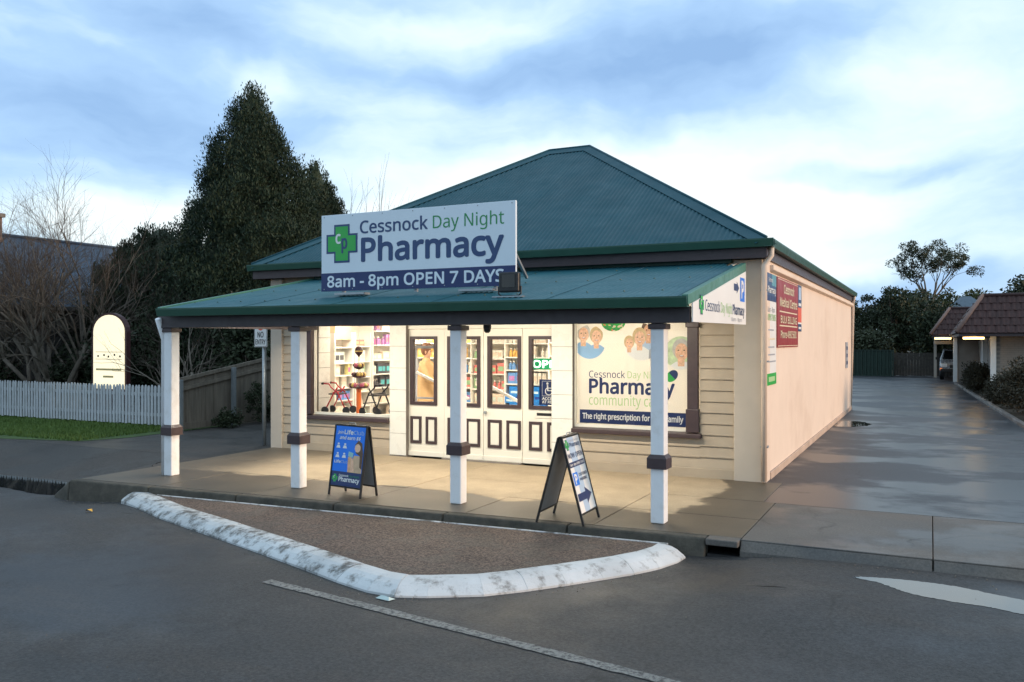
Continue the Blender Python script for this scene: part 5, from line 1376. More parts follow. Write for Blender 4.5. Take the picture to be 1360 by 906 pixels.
ct = loft([(.0, 0, .72, .20, .25), (.0, 0, .80, .195, .245), (.0, 0, .98, .175, .215), (.01, 0, 1.18, .15, .19), (.02, 0, 1.36, .145, .215), (.02, 0, 1.45, .115, .20), (.025, 0, 1.50, .08, .11), (.03, 0, 1.56, .068, .072)], 'coat', coatm, pe)
for s_, e1, e2 in ((-1, (.12, -.23, 1.17), (.33, -.20, 1.065)), (1, (.16, .22, 1.20), (.37, .20, 1.22))):
    MB().tube([(.02, s_ * .15, 1.43), (.03, s_ * .21, 1.40), e1, e2], [.085, .085, .068, .055], 14).build('sleeve', coatm, ct, smooth=True)
MB().tube([(-.02, -.11, .08), (.02, -.11, .5), (.0, -.10, .95)], [.062, .078, .10], 12).build('trouser_leg', M['black'], pe, smooth=True)
MB().tube([(.02, .11, .08), (.05, .11, .5), (.0, .10, .95)], [.062, .078, .10], 12).build('trouser_leg', M['black'], pe, smooth=True)
for s_, x_ in ((-.11, .04), (.115, .08)): MB().prism([(x_ - .11, s_ - .045, 0), (x_ + .15, s_ - .045, 0), (x_ + .15, s_ + .045, 0), (x_ - .11, s_ + .045, 0)], [(x_ - .10, s_ - .04, .09), (x_ + .08, s_ - .035, .07), (x_ + .08, s_ + .035, .07), (x_ - .10, s_ + .04, .09)]).build('shoe', M['black'], pe, .02)
hm = mat('person_hair', (.16, .065, .03), .5, .3, 30)
hb = MB(); n = 18
prof_h = [(.02, .155), (.075, .14), (.108, .09), (.118, .02), (.11, -.05), (.085, -.085)]
for r_, z_ in prof_h:
    for k in range(n):
        a = 2 * math.pi * k / n
        rr = r_ * (1.0 - (.38 * max(0, math.cos(a)) if z_ < .06 else 0))
        hb.v.append((.035 + rr * 1.0 * math.cos(a), rr * .88 * math.sin(a), 1.70 + z_))
for i in range(len(prof_h) - 1):
    for k in range(n): hb.f.append([i * n + k, i * n + (k + 1) % n, (i + 1) * n + (k + 1) % n, (i + 1) * n + k]); hb.m.append(0)
hb.f.append(list(range(n))); hb.m.append(0)
hb.build('hair', hm, pe, smooth=True)
MB().lathe((.155, 0, 1.655), [(.004, 0), (.016, .005), (.012, .03), (.003, .05)], 8).build('nose', sk, pe, smooth=True)
for s_ in (-1, 1):
    MB().lathe((.135, s_ * .035, 1.69), [(.004, -.008), (.010, 0), (.004, .008)], 8).build('eye', M['black'], pe, smooth=True)
    MB().lathe((.045, s_ * .088, 1.66), [(.008, -.03), (.016, -.01), (.018, .02), (.008, .035)], 8).build('ear', sk, pe, smooth=True)
MB().box(.128, .140, -.022, .022, 1.612, 1.620).build('mouth', M['lips'], pe, .003)
pe.location = (-9.10, 14.5, FZ); pe.rotation_euler = (0, 0, math.radians(12)); pe.scale = (1.03, 1.03, 1.03)

# ================================================================== VEGETATION HELPERS
def leaf_cloud(name, C, Rd, per, size, m_, parent, seed, flat_=0.8, upward=0.0, aspect=0.45):
    """many small leaf quads scattered through clumps; C (n,3) centres, Rd (n,) radii"""
    r = np.random.default_rng(seed)
    C = np.repeat(np.asarray(C, float), per, 0); Rd = np.repeat(np.asarray(Rd, float), per)
    N = len(C)
    d = r.normal(size=(N, 3)); d /= np.linalg.norm(d, axis=1)[:, None]
    rad = Rd * r.uniform(0.25, 1.0, N) ** 0.6
    P = C + d * rad[:, None] * np.array([1, 1, flat_])
    a = d * 0.7 + r.normal(0, 0.6, (N, 3)); a[:, 2] += upward
    a /= np.linalg.norm(a, axis=1)[:, None]
    b = np.cross(a, r.normal(size=(N, 3))); b /= np.linalg.norm(b, axis=1)[:, None]
    L = size * r.uniform(0.6, 1.4, N)[:, None]
    V = np.stack([P - a * L * 0.5, P + b * L * aspect * 0.5, P + a * L * 0.5, P - b * L * aspect * 0.5], 1).reshape(-1, 3)
    V -= np.array(world_off(parent))[None]
    me = bpy.data.meshes.new(name)
    me.vertices.add(N * 4); me.vertices.foreach_set('co', V.ravel())
    me.loops.add(N * 4); me.loops.foreach_set('vertex_index', np.arange(N * 4, dtype=np.int32))
    me.polygons.add(N); me.polygons.foreach_set('loop_start', np.arange(0, N * 4, 4, dtype=np.int32)); me.polygons.foreach_set('loop_total', np.full(N, 4, dtype=np.int32))
    me.materials.append(m_); me.update(calc_edges=True); me.validate()
    return put(bpy.data.objects.new(name, me), parent)
def limb_path(p, d, L, r, wob=0.12, n=4):
    pts = [Vector(p)]; d = Vector(d).normalized()
    for k in range(n):
        d = (d + Vector((r.uniform(-wob, wob), r.uniform(-wob, wob), r.uniform(-wob, wob)))).normalized()
        pts.append(pts[-1] + d * L / n)
    return pts, d
def branching(mbs, p, d, L, rad, depth, r, spread, ends, up=0.15, ratio=0.72, kids=(2, 3), n=4, wob=0.14, sides=6, twig_from=2):
    pts, dd = limb_path(p, d, L, r, wob, n)
    rs = [rad * (1 - 0.35 * k / n) for k in range(n + 1)]
    mbs[0 if depth >= twig_from else 1].tube(pts, rs, sides if depth >= twig_from else 4, True)
    if depth == 0:
        ends.append(pts[-1]); return
    for k in range(r.randint(*kids)):
        i = n if k == 0 else r.randint(max(1, n - 2), n)
        ax = Vector((r.gauss(0, 1), r.gauss(0, 1), r.gauss(0, 1))); ax = (ax - dd * ax.dot(dd)).normalized()
        nd_ = (dd + ax * spread * r.uniform(0.5, 1.2) + Vector((0, 0, up))).normalized()
        branching(mbs, pts[i], nd_, L * ratio * r.uniform(0.75, 1.15), rs[i] * 0.68, depth - 1, r, spread, ends, up, ratio, kids, n, wob, sides, twig_from)
def bare_tree(loc, label, stems, L, rad, depth, spread, lean, seed, m_, up=0.12, ratio=0.74, name='bare_tree', group='leafless trees on the left', kids=(2, 3), wob=0.14):
    r = random.Random(seed); t_ = empty(name, loc, label, 'tree', group)
    mbs = [MB(), MB()]; ends = []
    for k in range(stems):
        a = 2 * math.pi * (k + r.uniform(-.3, .3)) / stems
        d = Vector((math.cos(a) * lean, math.sin(a) * lean, 1))
        p = Vector(loc) + Vector((math.cos(a), math.sin(a), 0)) * 0.10 * (stems > 1)
        branching(mbs, p, d, L * r.uniform(.8, 1.15), rad * r.uniform(.75, 1.1), depth, r, spread, ends, up, ratio, kids, wob=wob)
    mbs[0].build('trunk', m_, t_, smooth=True); mbs[1].build('twigs', M['twig'], t_)
    return t_
def cone_tree(loc, label, profile, n_clump, per, size, m_, seed, name='conifer_tree', group='evergreen trees left of the shop', rough=0.22, core=True):
    """dense evergreen: clumps scattered over a lumpy body of revolution; profile = [(z, radius)]"""
    r = np.random.default_rng(seed); t_ = empty(name, loc, label, 'tree', group)
    zs = np.array([p[0] for p in profile]); rs = np.array([p[1] for p in profile])
    zz = r.uniform(zs[0], zs[-1], n_clump * 6)
    keep = r.uniform(0, 1, len(zz)) < np.interp(zz, zs, rs) / rs.max()
    zz = zz[keep][:n_clump]; n = len(zz)
    a = r.uniform(0, 2 * np.pi, n)
    lump = 1 + rough * (np.sin(a * 3 + zz * 1.7 + seed) * 0.5 + np.sin(a * 5 - zz * 2.9) * 0.35 + r.normal(0, .35, n))
    rr = np.interp(zz, zs, rs) * lump * r.uniform(.75, 1.0, n)
    C = np.stack([loc[0] + rr * np.cos(a), loc[1] + rr * np.sin(a), loc[2] + zz], 1)
    leaf_cloud('crown', C, r.uniform(.16, .38, n) * (rs.max() / 3) ** .5, per, size, m_, t_, seed + 1, 1.5, 1.1, 0.30)
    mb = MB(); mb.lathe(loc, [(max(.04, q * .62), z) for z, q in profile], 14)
    if core: mb.build('dark_filler_core', M['darkleaf'], t_, smooth=True)  # added solid dark core, blocks light and view through the crown
    MB().tube([loc, (loc[0], loc[1], loc[2] + zs[-1] * .9)], [.22, .05], 8).build('trunk', M['bark'], t_)
    return t_
def bushy_tree(loc, label, height, spread_r, crown_z, n_clump, per, size, m_, seed, name='leafy_tree', group=None, trunk_r=.18, clump=(.35, .75), squash=.8, cat='tree', stem=True):
    r = np.random.default_rng(seed); t_ = empty(name, loc, label, cat, group)
    C = []; cz0 = crown_z; ch = (height - crown_z) / 2
    while len(C) < n_clump:
        d = r.normal(size=3); d /= np.linalg.norm(d); q = r.uniform(.45, 1.0) * (1 + .25 * math.sin(3 * math.atan2(d[1], d[0]) + seed))
        C.append((loc[0] + d[0] * spread_r * q, loc[1] + d[1] * spread_r * q, loc[2] + cz0 + ch + d[2] * ch * q))
    C = np.array(C)
    leaf_cloud('crown', C, r.uniform(clump[0], clump[1], len(C)), per, size, m_, t_, seed + 1, squash)
    if stem:
        rr = random.Random(seed); mbs = [MB(), MB()]
        top = Vector((loc[0], loc[1], loc[2] + cz0 + ch * .4))
        mbs[0].tube([loc, Vector(loc).lerp(top, .5) + Vector((rr.uniform(-.1, .1), rr.uniform(-.1, .1), 0)), top], [trunk_r, trunk_r * .8, trunk_r * .6], 8)
        for k in range(min(26, len(C))):
            c = Vector(C[rr.randrange(len(C))]); s_ = Vector(loc).lerp(top, rr.uniform(.6, 1))
            mbs[0].tube([s_, s_.lerp(c, .5) + Vector((0, 0, -.15)), c], [trunk_r * .4, trunk_r * .25, .02], 5)
        mbs[0].build('trunk', M['bark'], t_, smooth=True)
    return t_

# ================================================================== LEFT SIDE
# white picket fence: every picket a piece
pf = empty('picket_fence', (-19.8, 14.0, 0), 'white picket fence along the lawn at the left', 'fence')
pk = MB().prism([(-.034, 0, .06), (.034, 0, .06), (.034, 0, .92), (.016, 0, .965), (0, 0, .975), (-.016, 0, .965), (-.034, 0, .92)],
                [(-.034, .02, .06), (.034, .02, .06), (.034, .02, .92), (.016, .02, .965), (0, .02, .975), (-.016, .02, .965), (-.034, .02, .92)]).mesh('picket', M['picket'])
x = -15.15
while x > -25.0:
    piece('picket', pk, (x + rnd.uniform(-.004, .004), 13.98, rnd.uniform(-.012, .012)), pf, (0, rnd.uniform(-.012, .012), 0))
    x -= .108
for zz in (.25, .72): MB().box(-25, -15.1, 14.002, 14.04, zz, zz + .075).build('rail', M['picket'], pf)
for k in range(5): MB().box(-15.2 - 2.4 * k, -15.1 - 2.4 * k, 14.041, 14.13, -.05, .90).build('fence_post', M['picket'], pf, .006)
# timber paling fence down the side lane, top raked up towards the back
lf_ = empty('paling_fence', (-15.0, 17, 0), 'weathered timber paling fence beside the dark side lane', 'fence')
def fence_h(y): return 1.17 + .16 * max(0, min(1, (y - 13.75) / 2.6)) * 2.6
y = 13.62; vi = 0
pal = [MB().box(0, .018, -.058 - .003 * i, .058, 0, 1).mesh('paling', M['paling']) for i in range(3)]
while y < 24.5:
    o = piece('paling', pal[vi % 3], (-15.0 + rnd.uniform(-.004, .004), y, .16), lf_, (0, 0, rnd.uniform(-.02, .02)))
    o.scale = (1, 1, fence_h(y) - .16 + rnd.uniform(-.012, .012)); y += .121; vi += 1
MB().prism([(-14.978, 13.58, .02), (-14.955, 13.58, .02), (-14.955, 13.58, .17), (-14.978, 13.58, .17)], [(-14.978, 24.5, .02), (-14.955, 24.5, .02), (-14.955, 24.5, .17), (-14.978, 24.5, .17)]).build('plinth_board', M['paling'], lf_)
for off in (-.02, -.24):
    ys = [13.58, 16.35, 24.5]
    for a, b in zip(ys[:-1], ys[1:]):
        za, zb = fence_h(a) + off, fence_h(b) + off
        MB().prism([(-14.978, a, za - .06), (-14.94, a, za - .06), (-14.94, a, za + .02), (-14.978, a, za + .02)], [(-14.978, b, zb - .06), (-14.94, b, zb - .06), (-14.94, b, zb + .02), (-14.978, b, zb + .02)]).build('capping_rail', M['paling'], lf_)
for yy in (13.6, 15.2, 17.6, 20): MB().box(-14.935, -14.85, yy - .045, yy + .045, -.05, fence_h(yy) - .03).build('fence_post', mat('post_grey', (.19, .21, .22), .7), lf_, .006)
# creepers and weeds at the foot of the paling fence
for i, (yy, hh, rr) in enumerate(((15.75, 1.15, .26), (14.75, .42, .30), (16.4, .5, .3), (17.2, .45, .35))):
    bushy_tree((-14.62, yy, 0), ['tall straggly creeper on the paling fence by the grey post', 'low weedy clump left of the grey fence post', 'low weedy clump behind the tall creeper', 'weedy clump at the far end of the paling fence'][i], hh, rr, .02, 26, 60, .06, M['darkleaf'], 40 + i, 'weed_clump', 'weeds along the paling fence', .02, (.07, .16), 1.0, 'plant', False)

# backlit arched sign behind the picket fence
LS = emit('backlit_cream', (1.0, .86, .58), .72)
ls = empty('backlit_sign', (-18.5, 14.6, 0), 'tall cream backlit sign with an arched top behind the picket fence', 'sign')
def arch(x0, x1, z0, z1, n=14):
    r_ = (x1 - x0) / 2; c = (x0 + x1) / 2; zc = z1 - r_ * .75
    return [(x0, z0), (x1, z0)] + [(c + r_ * math.cos(math.pi * k / n), zc + r_ * .75 * math.sin(math.pi * k / n)) for k in range(n + 1)]
o_ = arch(-19.13, -17.86, .35, 2.71); i_ = arch(-19.05, -17.92, .80, 2.655)
MB().prism([(a, 14.62, b) for a, b in o_], [(a, 14.74, b) for a, b in o_]).build('sign_box', mat('sign_box_maroon', (.05, .012, .013), .5), ls)
MB().prism([(a, 14.605, b) for a, b in i_], [(a, 14.619, b) for a, b in i_]).build('lit_panel', LS, ls)
for xx in (-19.0, -17.98): MB().box(xx - .06, xx + .06, 14.66, 14.80, -.05, .36).build('sign_leg', M['brown'], ls)
FL = Face((-19.05, 14.605, .80), (1, 0, 0), (0, 0, 1), 1.13, 1.85)
faint = mat('faint_ink', (.62, .48, .22), .6)
for x0, x1, z in ((.10, 1.03, .46), (.36, .74, .28)): rect(FL, x0, x1, z, z + .05, faint, ls, .002, 'faint_print')
fr = MB()
for b in ((.08, 1.05, .92, .93), (.08, 1.05, .74, .75)): fr.add([FL.p(b[0], b[2], .002), FL.p(b[1], b[2], .002), FL.p(b[1], b[3], .002), FL.p(b[0], b[3], .002)], [(0, 1, 2, 3)])
for cx in (.18, .40, .56, .78, .98): 
    n0 = len(fr.v); pts = ell(cx, .83 + rnd.uniform(-.03, .03), .035, .03, 8); fr.add([FL.p(a, b, .002) for a, b in pts], [tuple(range(8))])
fr.build('dark_motif', M['beam'], ls)

# neighbouring house with blue-grey steel roof and a chimney
hs = empty('neighbour_house', (-27, 24, 0), 'old house with blue-grey steel roof behind the bare tree', 'house')
MB().box(-30, -24.0, 15.3, 33.5, -.05, 3.0).build('wall', M['house_wall'], hs)
for sgn in (1, -1):
    xe = -27 + sgn * 3.55; n = 190
    for c in range(0, n, 10):
        mb = MB()
        for k in range(c, min(c + 10, n) + 1):
            for q in range(4 if k < min(c + 10, n) else 1):
                yy = 15 + 19 * (k + q / 4) / n; w_ = .012 * math.sin(2 * math.pi * (k + q / 4) )
                mb.v += [(xe, yy, 3.0 + w_), (-27, yy, 5.42 + w_)]
        m2 = len(mb.v) // 2
        for k in range(m2 - 1): mb.f.append([2 * k, 2 * k + 2, 2 * k + 3, 2 * k + 1]); mb.m.append(0)
        mb.build('roof_sheet', M['house_roof'], hs, smooth=True)
MB().tube([(-27, 15, 5.44), (-27, 34, 5.44)], .06, 8).build('ridge_capping', M['house_roof'], hs)
for yy in (15.3, 33.3): MB().prism([(-30.2, yy, 3.0), (-23.8, yy, 3.0), (-27, yy, 5.38)], [(-30.2, yy + .2, 3.0), (-23.8, yy + .2, 3.0), (-27, yy + .2, 5.38)]).build('gable', M['house_wall'], hs)
MB().prism([(-23.45, 15, 2.92), (-23.33, 15, 2.92), (-23.33, 15, 3.04), (-23.45, 15, 3.04)], [(-23.45, 34, 2.92), (-23.33, 34, 2.92), (-23.33, 34, 3.04), (-23.45, 34, 3.04)]).build('gutter', M['house_wall'], hs)
ch = MB().box(-27.6, -26.6, 16.5, 17.1, 4.9, 5.95).build('chimney', mat('chimney_brick', (.20, .13, .10), .85, .3, 8), hs)
MB().box(-27.67, -26.53, 16.43, 17.17, 5.951, 6.07).build('chimney_cap', M['mortar'], ch)
for xx in (-27.35, -26.85): MB().lathe((xx, 16.8, 6.071), [(.14, 0), (.12, .3), (.15, .32), (.15, .4)], 12).build('chimney_pot', mat('terracotta', (.28, .16, .10), .8), ch)
# the leafless trees
bare_tree((-21.9, 15.6, 0), 'many-stemmed leafless tree behind the picket fence', 11, 2.02, .085, 5, .64, .50, 5, M['pale_bark'], .13, .76, kids=(3, 4))
bare_tree((-24.9, 16.6, 0), 'tall leafless tree at the left edge of the photo', 4, 1.75, .06, 5, .55, .35, 9, M['pale_bark'], .2, .78, kids=(2, 3))
bare_tree((-24.3, 15.3, 0), 'low spreading leafless shrub below the chimney', 9, 1.8, .07, 5, .66, .52, 14, M['pale_bark'], .12, .76, kids=(3, 4))
bare_tree((-17.5, 16.2, 0), 'small leafless tree in front of the dark conifer', 5, 1.05, .06, 4, .6, .5, 21, M['pale_bark'], .12, .78)
bare_tree((-16.3, 15.0, 0), 'slender pale stems behind the paling fence near the first post', 3, 1.2, .05, 4, .5, .35, 27, M['pale_bark'], .15, .78)
bare_tree((-19.6, 26.6, 0), 'thin leafless treetop above the sign board', 3, 2.9, .09, 4, .32, .16, 33, M['twig'], .35, .74)
# evergreens
cone_tree((-18.75, 19.9, 0), 'tall dark conifer rising left of the shop roof', [(.3, 2.9), (2.5, 3.05), (4.2, 2.6), (5.2, 2.1), (6.2, 1.7), (7.2, 1.38), (8.0, 1.05), (8.7, .68), (9.3, .34), (9.7, .08)], 3000, 80, .10, M['conifer'], 51, rough=.16)
cone_tree((-19.55, 23.9, 0), 'smaller conifer behind the tall one, near the sign', [(.3, 1.9), (4, 1.8), (5.5, 1.35), (6.5, .98), (7.3, .62), (7.9, .32), (8.25, .08)], 1500, 75, .105, M['conifer'], 61, rough=.16)
cone_tree((-22.3, 19.6, 0), 'rounded dark evergreen left of the tall conifer', [(.2, 1.9), (2, 2.2), (3.6, 2.0), (4.6, 1.5), (5.2, .9), (5.6, .2)], 1300, 70, .11, M['darkleaf'], 71, rough=.2)
for i, (xx, yy, hh, rr) in enumerate(((-16.6, 17.6, 3.3, 1.5), (-16.4, 21.0, 3.6, 1.6), (-19.6, 16.6, 2.7, 1.3), (-24.4, 14.9, 1.9, 1.2), (-21.9, 16.9, 2.0, 1.3))):
    bushy_tree((xx, yy, 0), ['dark shrub behind the paling fence near its grey post', 'dark shrub far behind the paling fence', 'dark shrub behind the backlit sign', 'dark shrub at the left end of the picket fence', 'dark shrub under the leafless tree'][i], hh, rr, .1, 150, 60, .12, M['darkleaf'], 80 + i, 'dark_shrub', 'dark shrubs behind the left fences', .06, (.25, .5), .9, 'shrub')

# ================================================================== RIGHT SIDE AND BACKGROUND
# green steel fence, each sheet a piece
gf = empty('steel_fence', (-5, 52.6, 0), 'dark green ribbed steel fence across the end of the driveway', 'fence')
def ribbed(wd, z1):
    mb = MB(); n = 24
    for k in range(n + 1):
        xx = wd * k / n; w_ = .022 * (1 if (k % 6) in (1, 2, 3) else -1)
        mb.v += [(xx, w_, .04), (xx, w_, z1)]
    for k in range(n): mb.f.append([2 * k, 2 * k + 2, 2 * k + 3, 2 * k + 1]); mb.m.append(0)
    return mb.mesh('fence_sheet', M['cfence'])
rb = ribbed(.78, 1.45)
for k in range(14): piece('fence_sheet', rb, (-13 + .79 * k, 52.7, 0), gf)
MB().box(-13, -1.93, 52.66, 52.74, 1.45, 1.50).build('top_rail', M['cfence'], gf); MB().box(-13, -1.93, 52.66, 52.74, -.02, .04).build('bottom_rail', M['cfence'], gf)
for k in range(6): MB().box(-13.03 + 2.22 * k, -12.97 + 2.22 * k, 52.62, 52.68, -.02, 1.5).build('fence_post', M['cfence'], gf)
tf = empty('timber_fence', (1, 52.9, 0), 'dark timber fence at the end of the driveway behind the carport', 'fence')
fp_me = MB().box(-.07, .07, 0, .02, .02, 1.32).mesh('paling', M['dpaling'])
for k in range(58): piece('paling', fp_me, (-1.85 + k * .15, 53.3 + rnd.uniform(-.005, .005), rnd.uniform(-.02, .02)), tf)
for zz in (.35, 1.0): MB().box(-1.9, 6.9, 53.321, 53.36, zz, zz + .08).build('rail', M['paling'], tf)
# motel: block with brown tiled mansard, white corner post, carport beyond
mo = empty('motel_building', (6, 41, 0), 'cream brick motel with brown tiled mansard roof right of the driveway', 'motel')
MB().box(2.12, 14, 35.12, 46.9, -.02, 2.45).build('wall', M['mortar'], mo)
wall = mo.children[-1] if mo.children else None
br_me = MB().box(.004, .226, -.008, .0, .004, .072).mesh('brick', M['brick'])
for j in range(30):
    for k in range(14):
        xx = 2.12 + k * .23 - (.115 if j % 2 else 0)
        if xx < 2.1: continue
        if j > 29: continue
        piece('brick', br_me, (xx, 35.12, .02 + j * .078), wall)
MB().box(1.93, 2.11, 34.95, 35.115, -.02, 2.3).build('corner_post', M['white'], mo, .01)
# windows down the long left side
for yy in (37.0, 40.2, 43.4):
    wn_ = MB()
    for b in ((yy, yy + .06, .9, 2.1), (yy + 1.34, yy + 1.4, .9, 2.1), (yy + .06, yy + 1.34, .9, .96), (yy + .06, yy + 1.34, 2.04, 2.1), (yy + .68, yy + .72, .96, 2.04)): wn_.box(2.06, 2.12, b[0], b[1], b[2], b[3])
    wn_ = wn_.build('window', M['white'], mo); MB().box(2.10, 2.118, yy + .06, yy + 1.34, .96, 2.04).build('pane', M['dglass'], wn_)
for yy in (36.0, 42.6): MB().box(2.05, 2.12, yy, yy + .85, 0, 2.05).build('door', M['white'], mo)
def mansard(x0, y0, x1, y1, z0, z1, run, label_par, tx):
    """sloping tiled skirt; front (-Y) slope and left (-X) slope, single tiles on the front"""
    m_ = MB()
    m_.add([(x0, y0, z0), (x1, y0, z0), (x1, y0 + run, z1), (x0 + run, y0 + run, z1), (x0, y1, z0), (x0 + run, y1, z1), (x1, y1, z1), (x1, y1, z0)],
           [(0, 1, 2, 3), (0, 3, 5, 4), (3, 2, 6, 5), (4, 5, 6, 7), (1, 7, 6, 2), (0, 4, 7, 1)])
    sk_ = m_.build('mansard_skirt', M['rtile'], label_par)
    L = math.hypot(run, z1 - z0); rows = max(3, round(L / .30)); th = math.atan2(z1 - z0, run)
    tm = MB()
    tw = .30; ln = L / rows
    pr = [(-tw / 2, 0), (-tw / 4, .035), (0, .012), (tw / 4, .03), (tw / 2 - .004, 0)]
    a = [(xx, 0, zz + .028) for xx, zz in pr] + [(tw / 2 - .004, 0, -.0), (-tw / 2, 0, 0)]
    b = [(xx, ln + .02, zz + .006) for xx, zz in pr] + [(tw / 2 - .004, ln + .02, -.02), (-tw / 2, ln + .02, -.02)]
    tm.prism(a, b); tme = tm.mesh('roof_tile', M['rtile'])
    for j in range(rows):
        s_ = j / rows
        yy, zz = y0 + run * s_, z0 + (z1 - z0) * s_
        k0 = x0 + run * s_ + tw / 2
        while k0 < tx:
            piece('roof_tile', tme, (k0, yy, zz), sk_, (th, 0, 0)); k0 += tw
    # left slope courses
    for j in range(rows):
        s0, s1 = j / rows, (j + 1) / rows
        q = lambda s, e: (x0 + run * s - e * math.sin(th), z0 + (z1 - z0) * s + e * math.cos(th))
        (xa, za), (xb, zb) = q(s0, .04), q(s1, .01); (xc, zc), (xd, zd) = q(s0, -.01), q(s1, -.02)
        MB().prism([(xa, y0 + run * s0, za), (xb, y0 + run * s1, zb), (xd, y0 + run * s1, zd), (xc, y0 + run * s0, zc)], [(xa, y1, za), (xb, y1, zb), (xd, y1, zd), (xc, y1, zc)]).build('tile_course', M['rtile'], sk_)
    MB().tube([(x0 - .02, y0 - .02, z0 + .05), (x0 + run, y0 + run, z1 + .05)], .075, 8).build('hip_tile', mat('hip_mortar', (.20, .13, .11), .7), sk_, smooth=True)
    MB().tube([(x0 + run, y0 + run, z1 + .04), (x1, y0 + run, z1 + .04)], .07, 8).build('ridge_tile', M['rtile'], sk_, smooth=True)
    MB().box(x0 + .05, x1, y0 + .05, y1, z0 - .10, z0 - .004).build('eave_lining', M['brown'], sk_)
    return sk_
mansard(.84, 34.0, 14, 46.9, 2.27, 3.60, .85, mo, 4.6)
mansard(.02, 46.95, 8, 57, 2.30, 3.60, .85, mo, 3.4)
MB().box(1.10, 2.10, 47.05, 47.25, -.02, 2.2).build('carport_wall', M['brick'], mo); MB().box(1.0, 1.18, 46.98, 47.3, -.02, 2.2).build('carport_pier', M['white'], mo, .01)
MB().box(.16, 1.0, 48.4, 48.55, 1.84, 2.02).build('carport_beam', M['pilaster'], mo); MB().box(.16, .30, 52.0, 52.14, -.02, 2.2).build('carport_post', M['pilaster'], mo, .008); MB().box(.16, .30, 48.56, 56, 1.86, 2.0).build('carport_beam', M['pilaster'], mo)
# lit fluorescent fittings under the motel eaves
TL = emit('motel_tube', (1.0, .66, .25), 7.0)
for i, (a, b, yy, zz) in enumerate(((.16, .92, 47.0, 2.12), (1.02, 1.72, 34.35, 2.10))):
    l = empty('eave_lamp', ((a + b) / 2, yy, zz), ['lit fluorescent lamp over the carport', 'lit fluorescent lamp under the near motel eave'][i], 'lamp', 'lit lamps under the motel eaves')
    MB().box(a, b, yy - .05, yy + .05, zz + .035, zz + .075).build('housing', M['white'], l)
    MB().tube([(a + .02, yy - .01, zz), (b - .02, yy - .01, zz)], .034, 8).build('tube', TL, l)
    ld = bpy.data.lights.new('eave_light', 'POINT'); ld.energy = 5; ld.color = (1, .68, .32); ld.shadow_soft_size = .2
    lo = bpy.data.objects.new('eave_light', ld); lo.location = (0, -.12, -.12); put(lo, l)
lw = empty('wall_lamp', (3.2, 35.0, 2.0), 'small reddish lamp on the motel brick wall', 'lamp')
MB().box(3.16, 3.34, 34.98, 35.1, 1.98, 2.18).build('housing', emit('amber_lamp', (.8, .3, .15), .5), lw, .01)
# parked car under the carport
car = empty('parked_car', (1.32, 50.6, 0), 'silver car parked under the motel carport', 'car')
cb = MB(); cx = 1.32
prof_c = [(48.9, .42), (48.86, .72), (48.95, .92), (49.75, 1.02), (50.45, 1.50), (51.0, 1.58), (52.6, 1.56), (53.2, 1.05), (53.25, .45)]
for xx, tuck in ((cx - .90, 0), (cx - .86, 0), (cx + .86, 0), (cx + .90, 0)): pass
def car_ring(xo, ins): return [(cx + xo * (1 - ins * max(0, (z - .95)) / .6 * .22), y, z) for y, z in prof_c]
MB().prism(car_ring(-.90, 1), car_ring(.90, 1)).build('body', mat('silver_paint', (.42, .45, .48), .25, .04, metal=.5), car, .05)
MB().prism([(cx - .74, 49.79, 1.06), (cx + .74, 49.79, 1.06), (cx + .66, 50.42, 1.46), (cx - .66, 50.42, 1.46)], [(cx - .74, 49.77, 1.075), (cx + .74, 49.77, 1.075), (cx + .66, 50.40, 1.475), (cx - .66, 50.40, 1.475)]).build('windscreen', M['dglass'], car)
MB().box(cx - .45, cx + .45, 48.84, 48.90, .62, .78).build('grille', M['black'], car, .01)
MB().box(cx - .88, cx + .88, 48.80, 48.92, .40, .58).build('bumper', M['black'], car, .03)
for s_ in (-1, 1):
    MB().box(cx + s_ * .70 - .14, cx + s_ * .70 + .14, 48.84, 48.92, .66, .84).build('headlight', M['pwhite'], car, .02)
    MB().box(cx + s_ * .84 - .05, cx + s_ * .84 + .05, 48.83, 48.92, .50, .60).build('indicator', emit('amber_light', (.9, .25, .05), .8), car, .01)
    MB().box(cx + s_ * 1.0 - .09, cx + s_ * 1.0 + .09, 49.9, 50.0, 1.02, 1.16).build('mirror', M['black'], car, .02)
    for yy in (49.55, 52.4):
        wlp = MB().tube([(cx + s_ * .88, yy, .33), (cx + s_ * .70, yy, .33)], .33, 20).build('wheel', M['black'], car); MB().tube([(cx + s_ * .885, yy, .33), (cx + s_ * .87, yy, .33)], .2, 14).build('rim', M['steel'], wlp)
    MB().prism([(cx + s_ * .83, 50.2, 1.06), (cx + s_ * .83, 52.9, 1.06), (cx + s_ * .73, 52.5, 1.46), (cx + s_ * .74, 50.6, 1.46)], [(cx + s_ * .85, 50.2, 1.06), (cx + s_ * .85, 52.9, 1.06), (cx + s_ * .75, 52.5, 1.46), (cx + s_ * .76, 50.6, 1.46)]).build('side_window', M['dglass'], car)
MB().box(cx - .20, cx + .20, 48.79, 48.80, .44, .54).build('number_plate', M['creamp'], car)
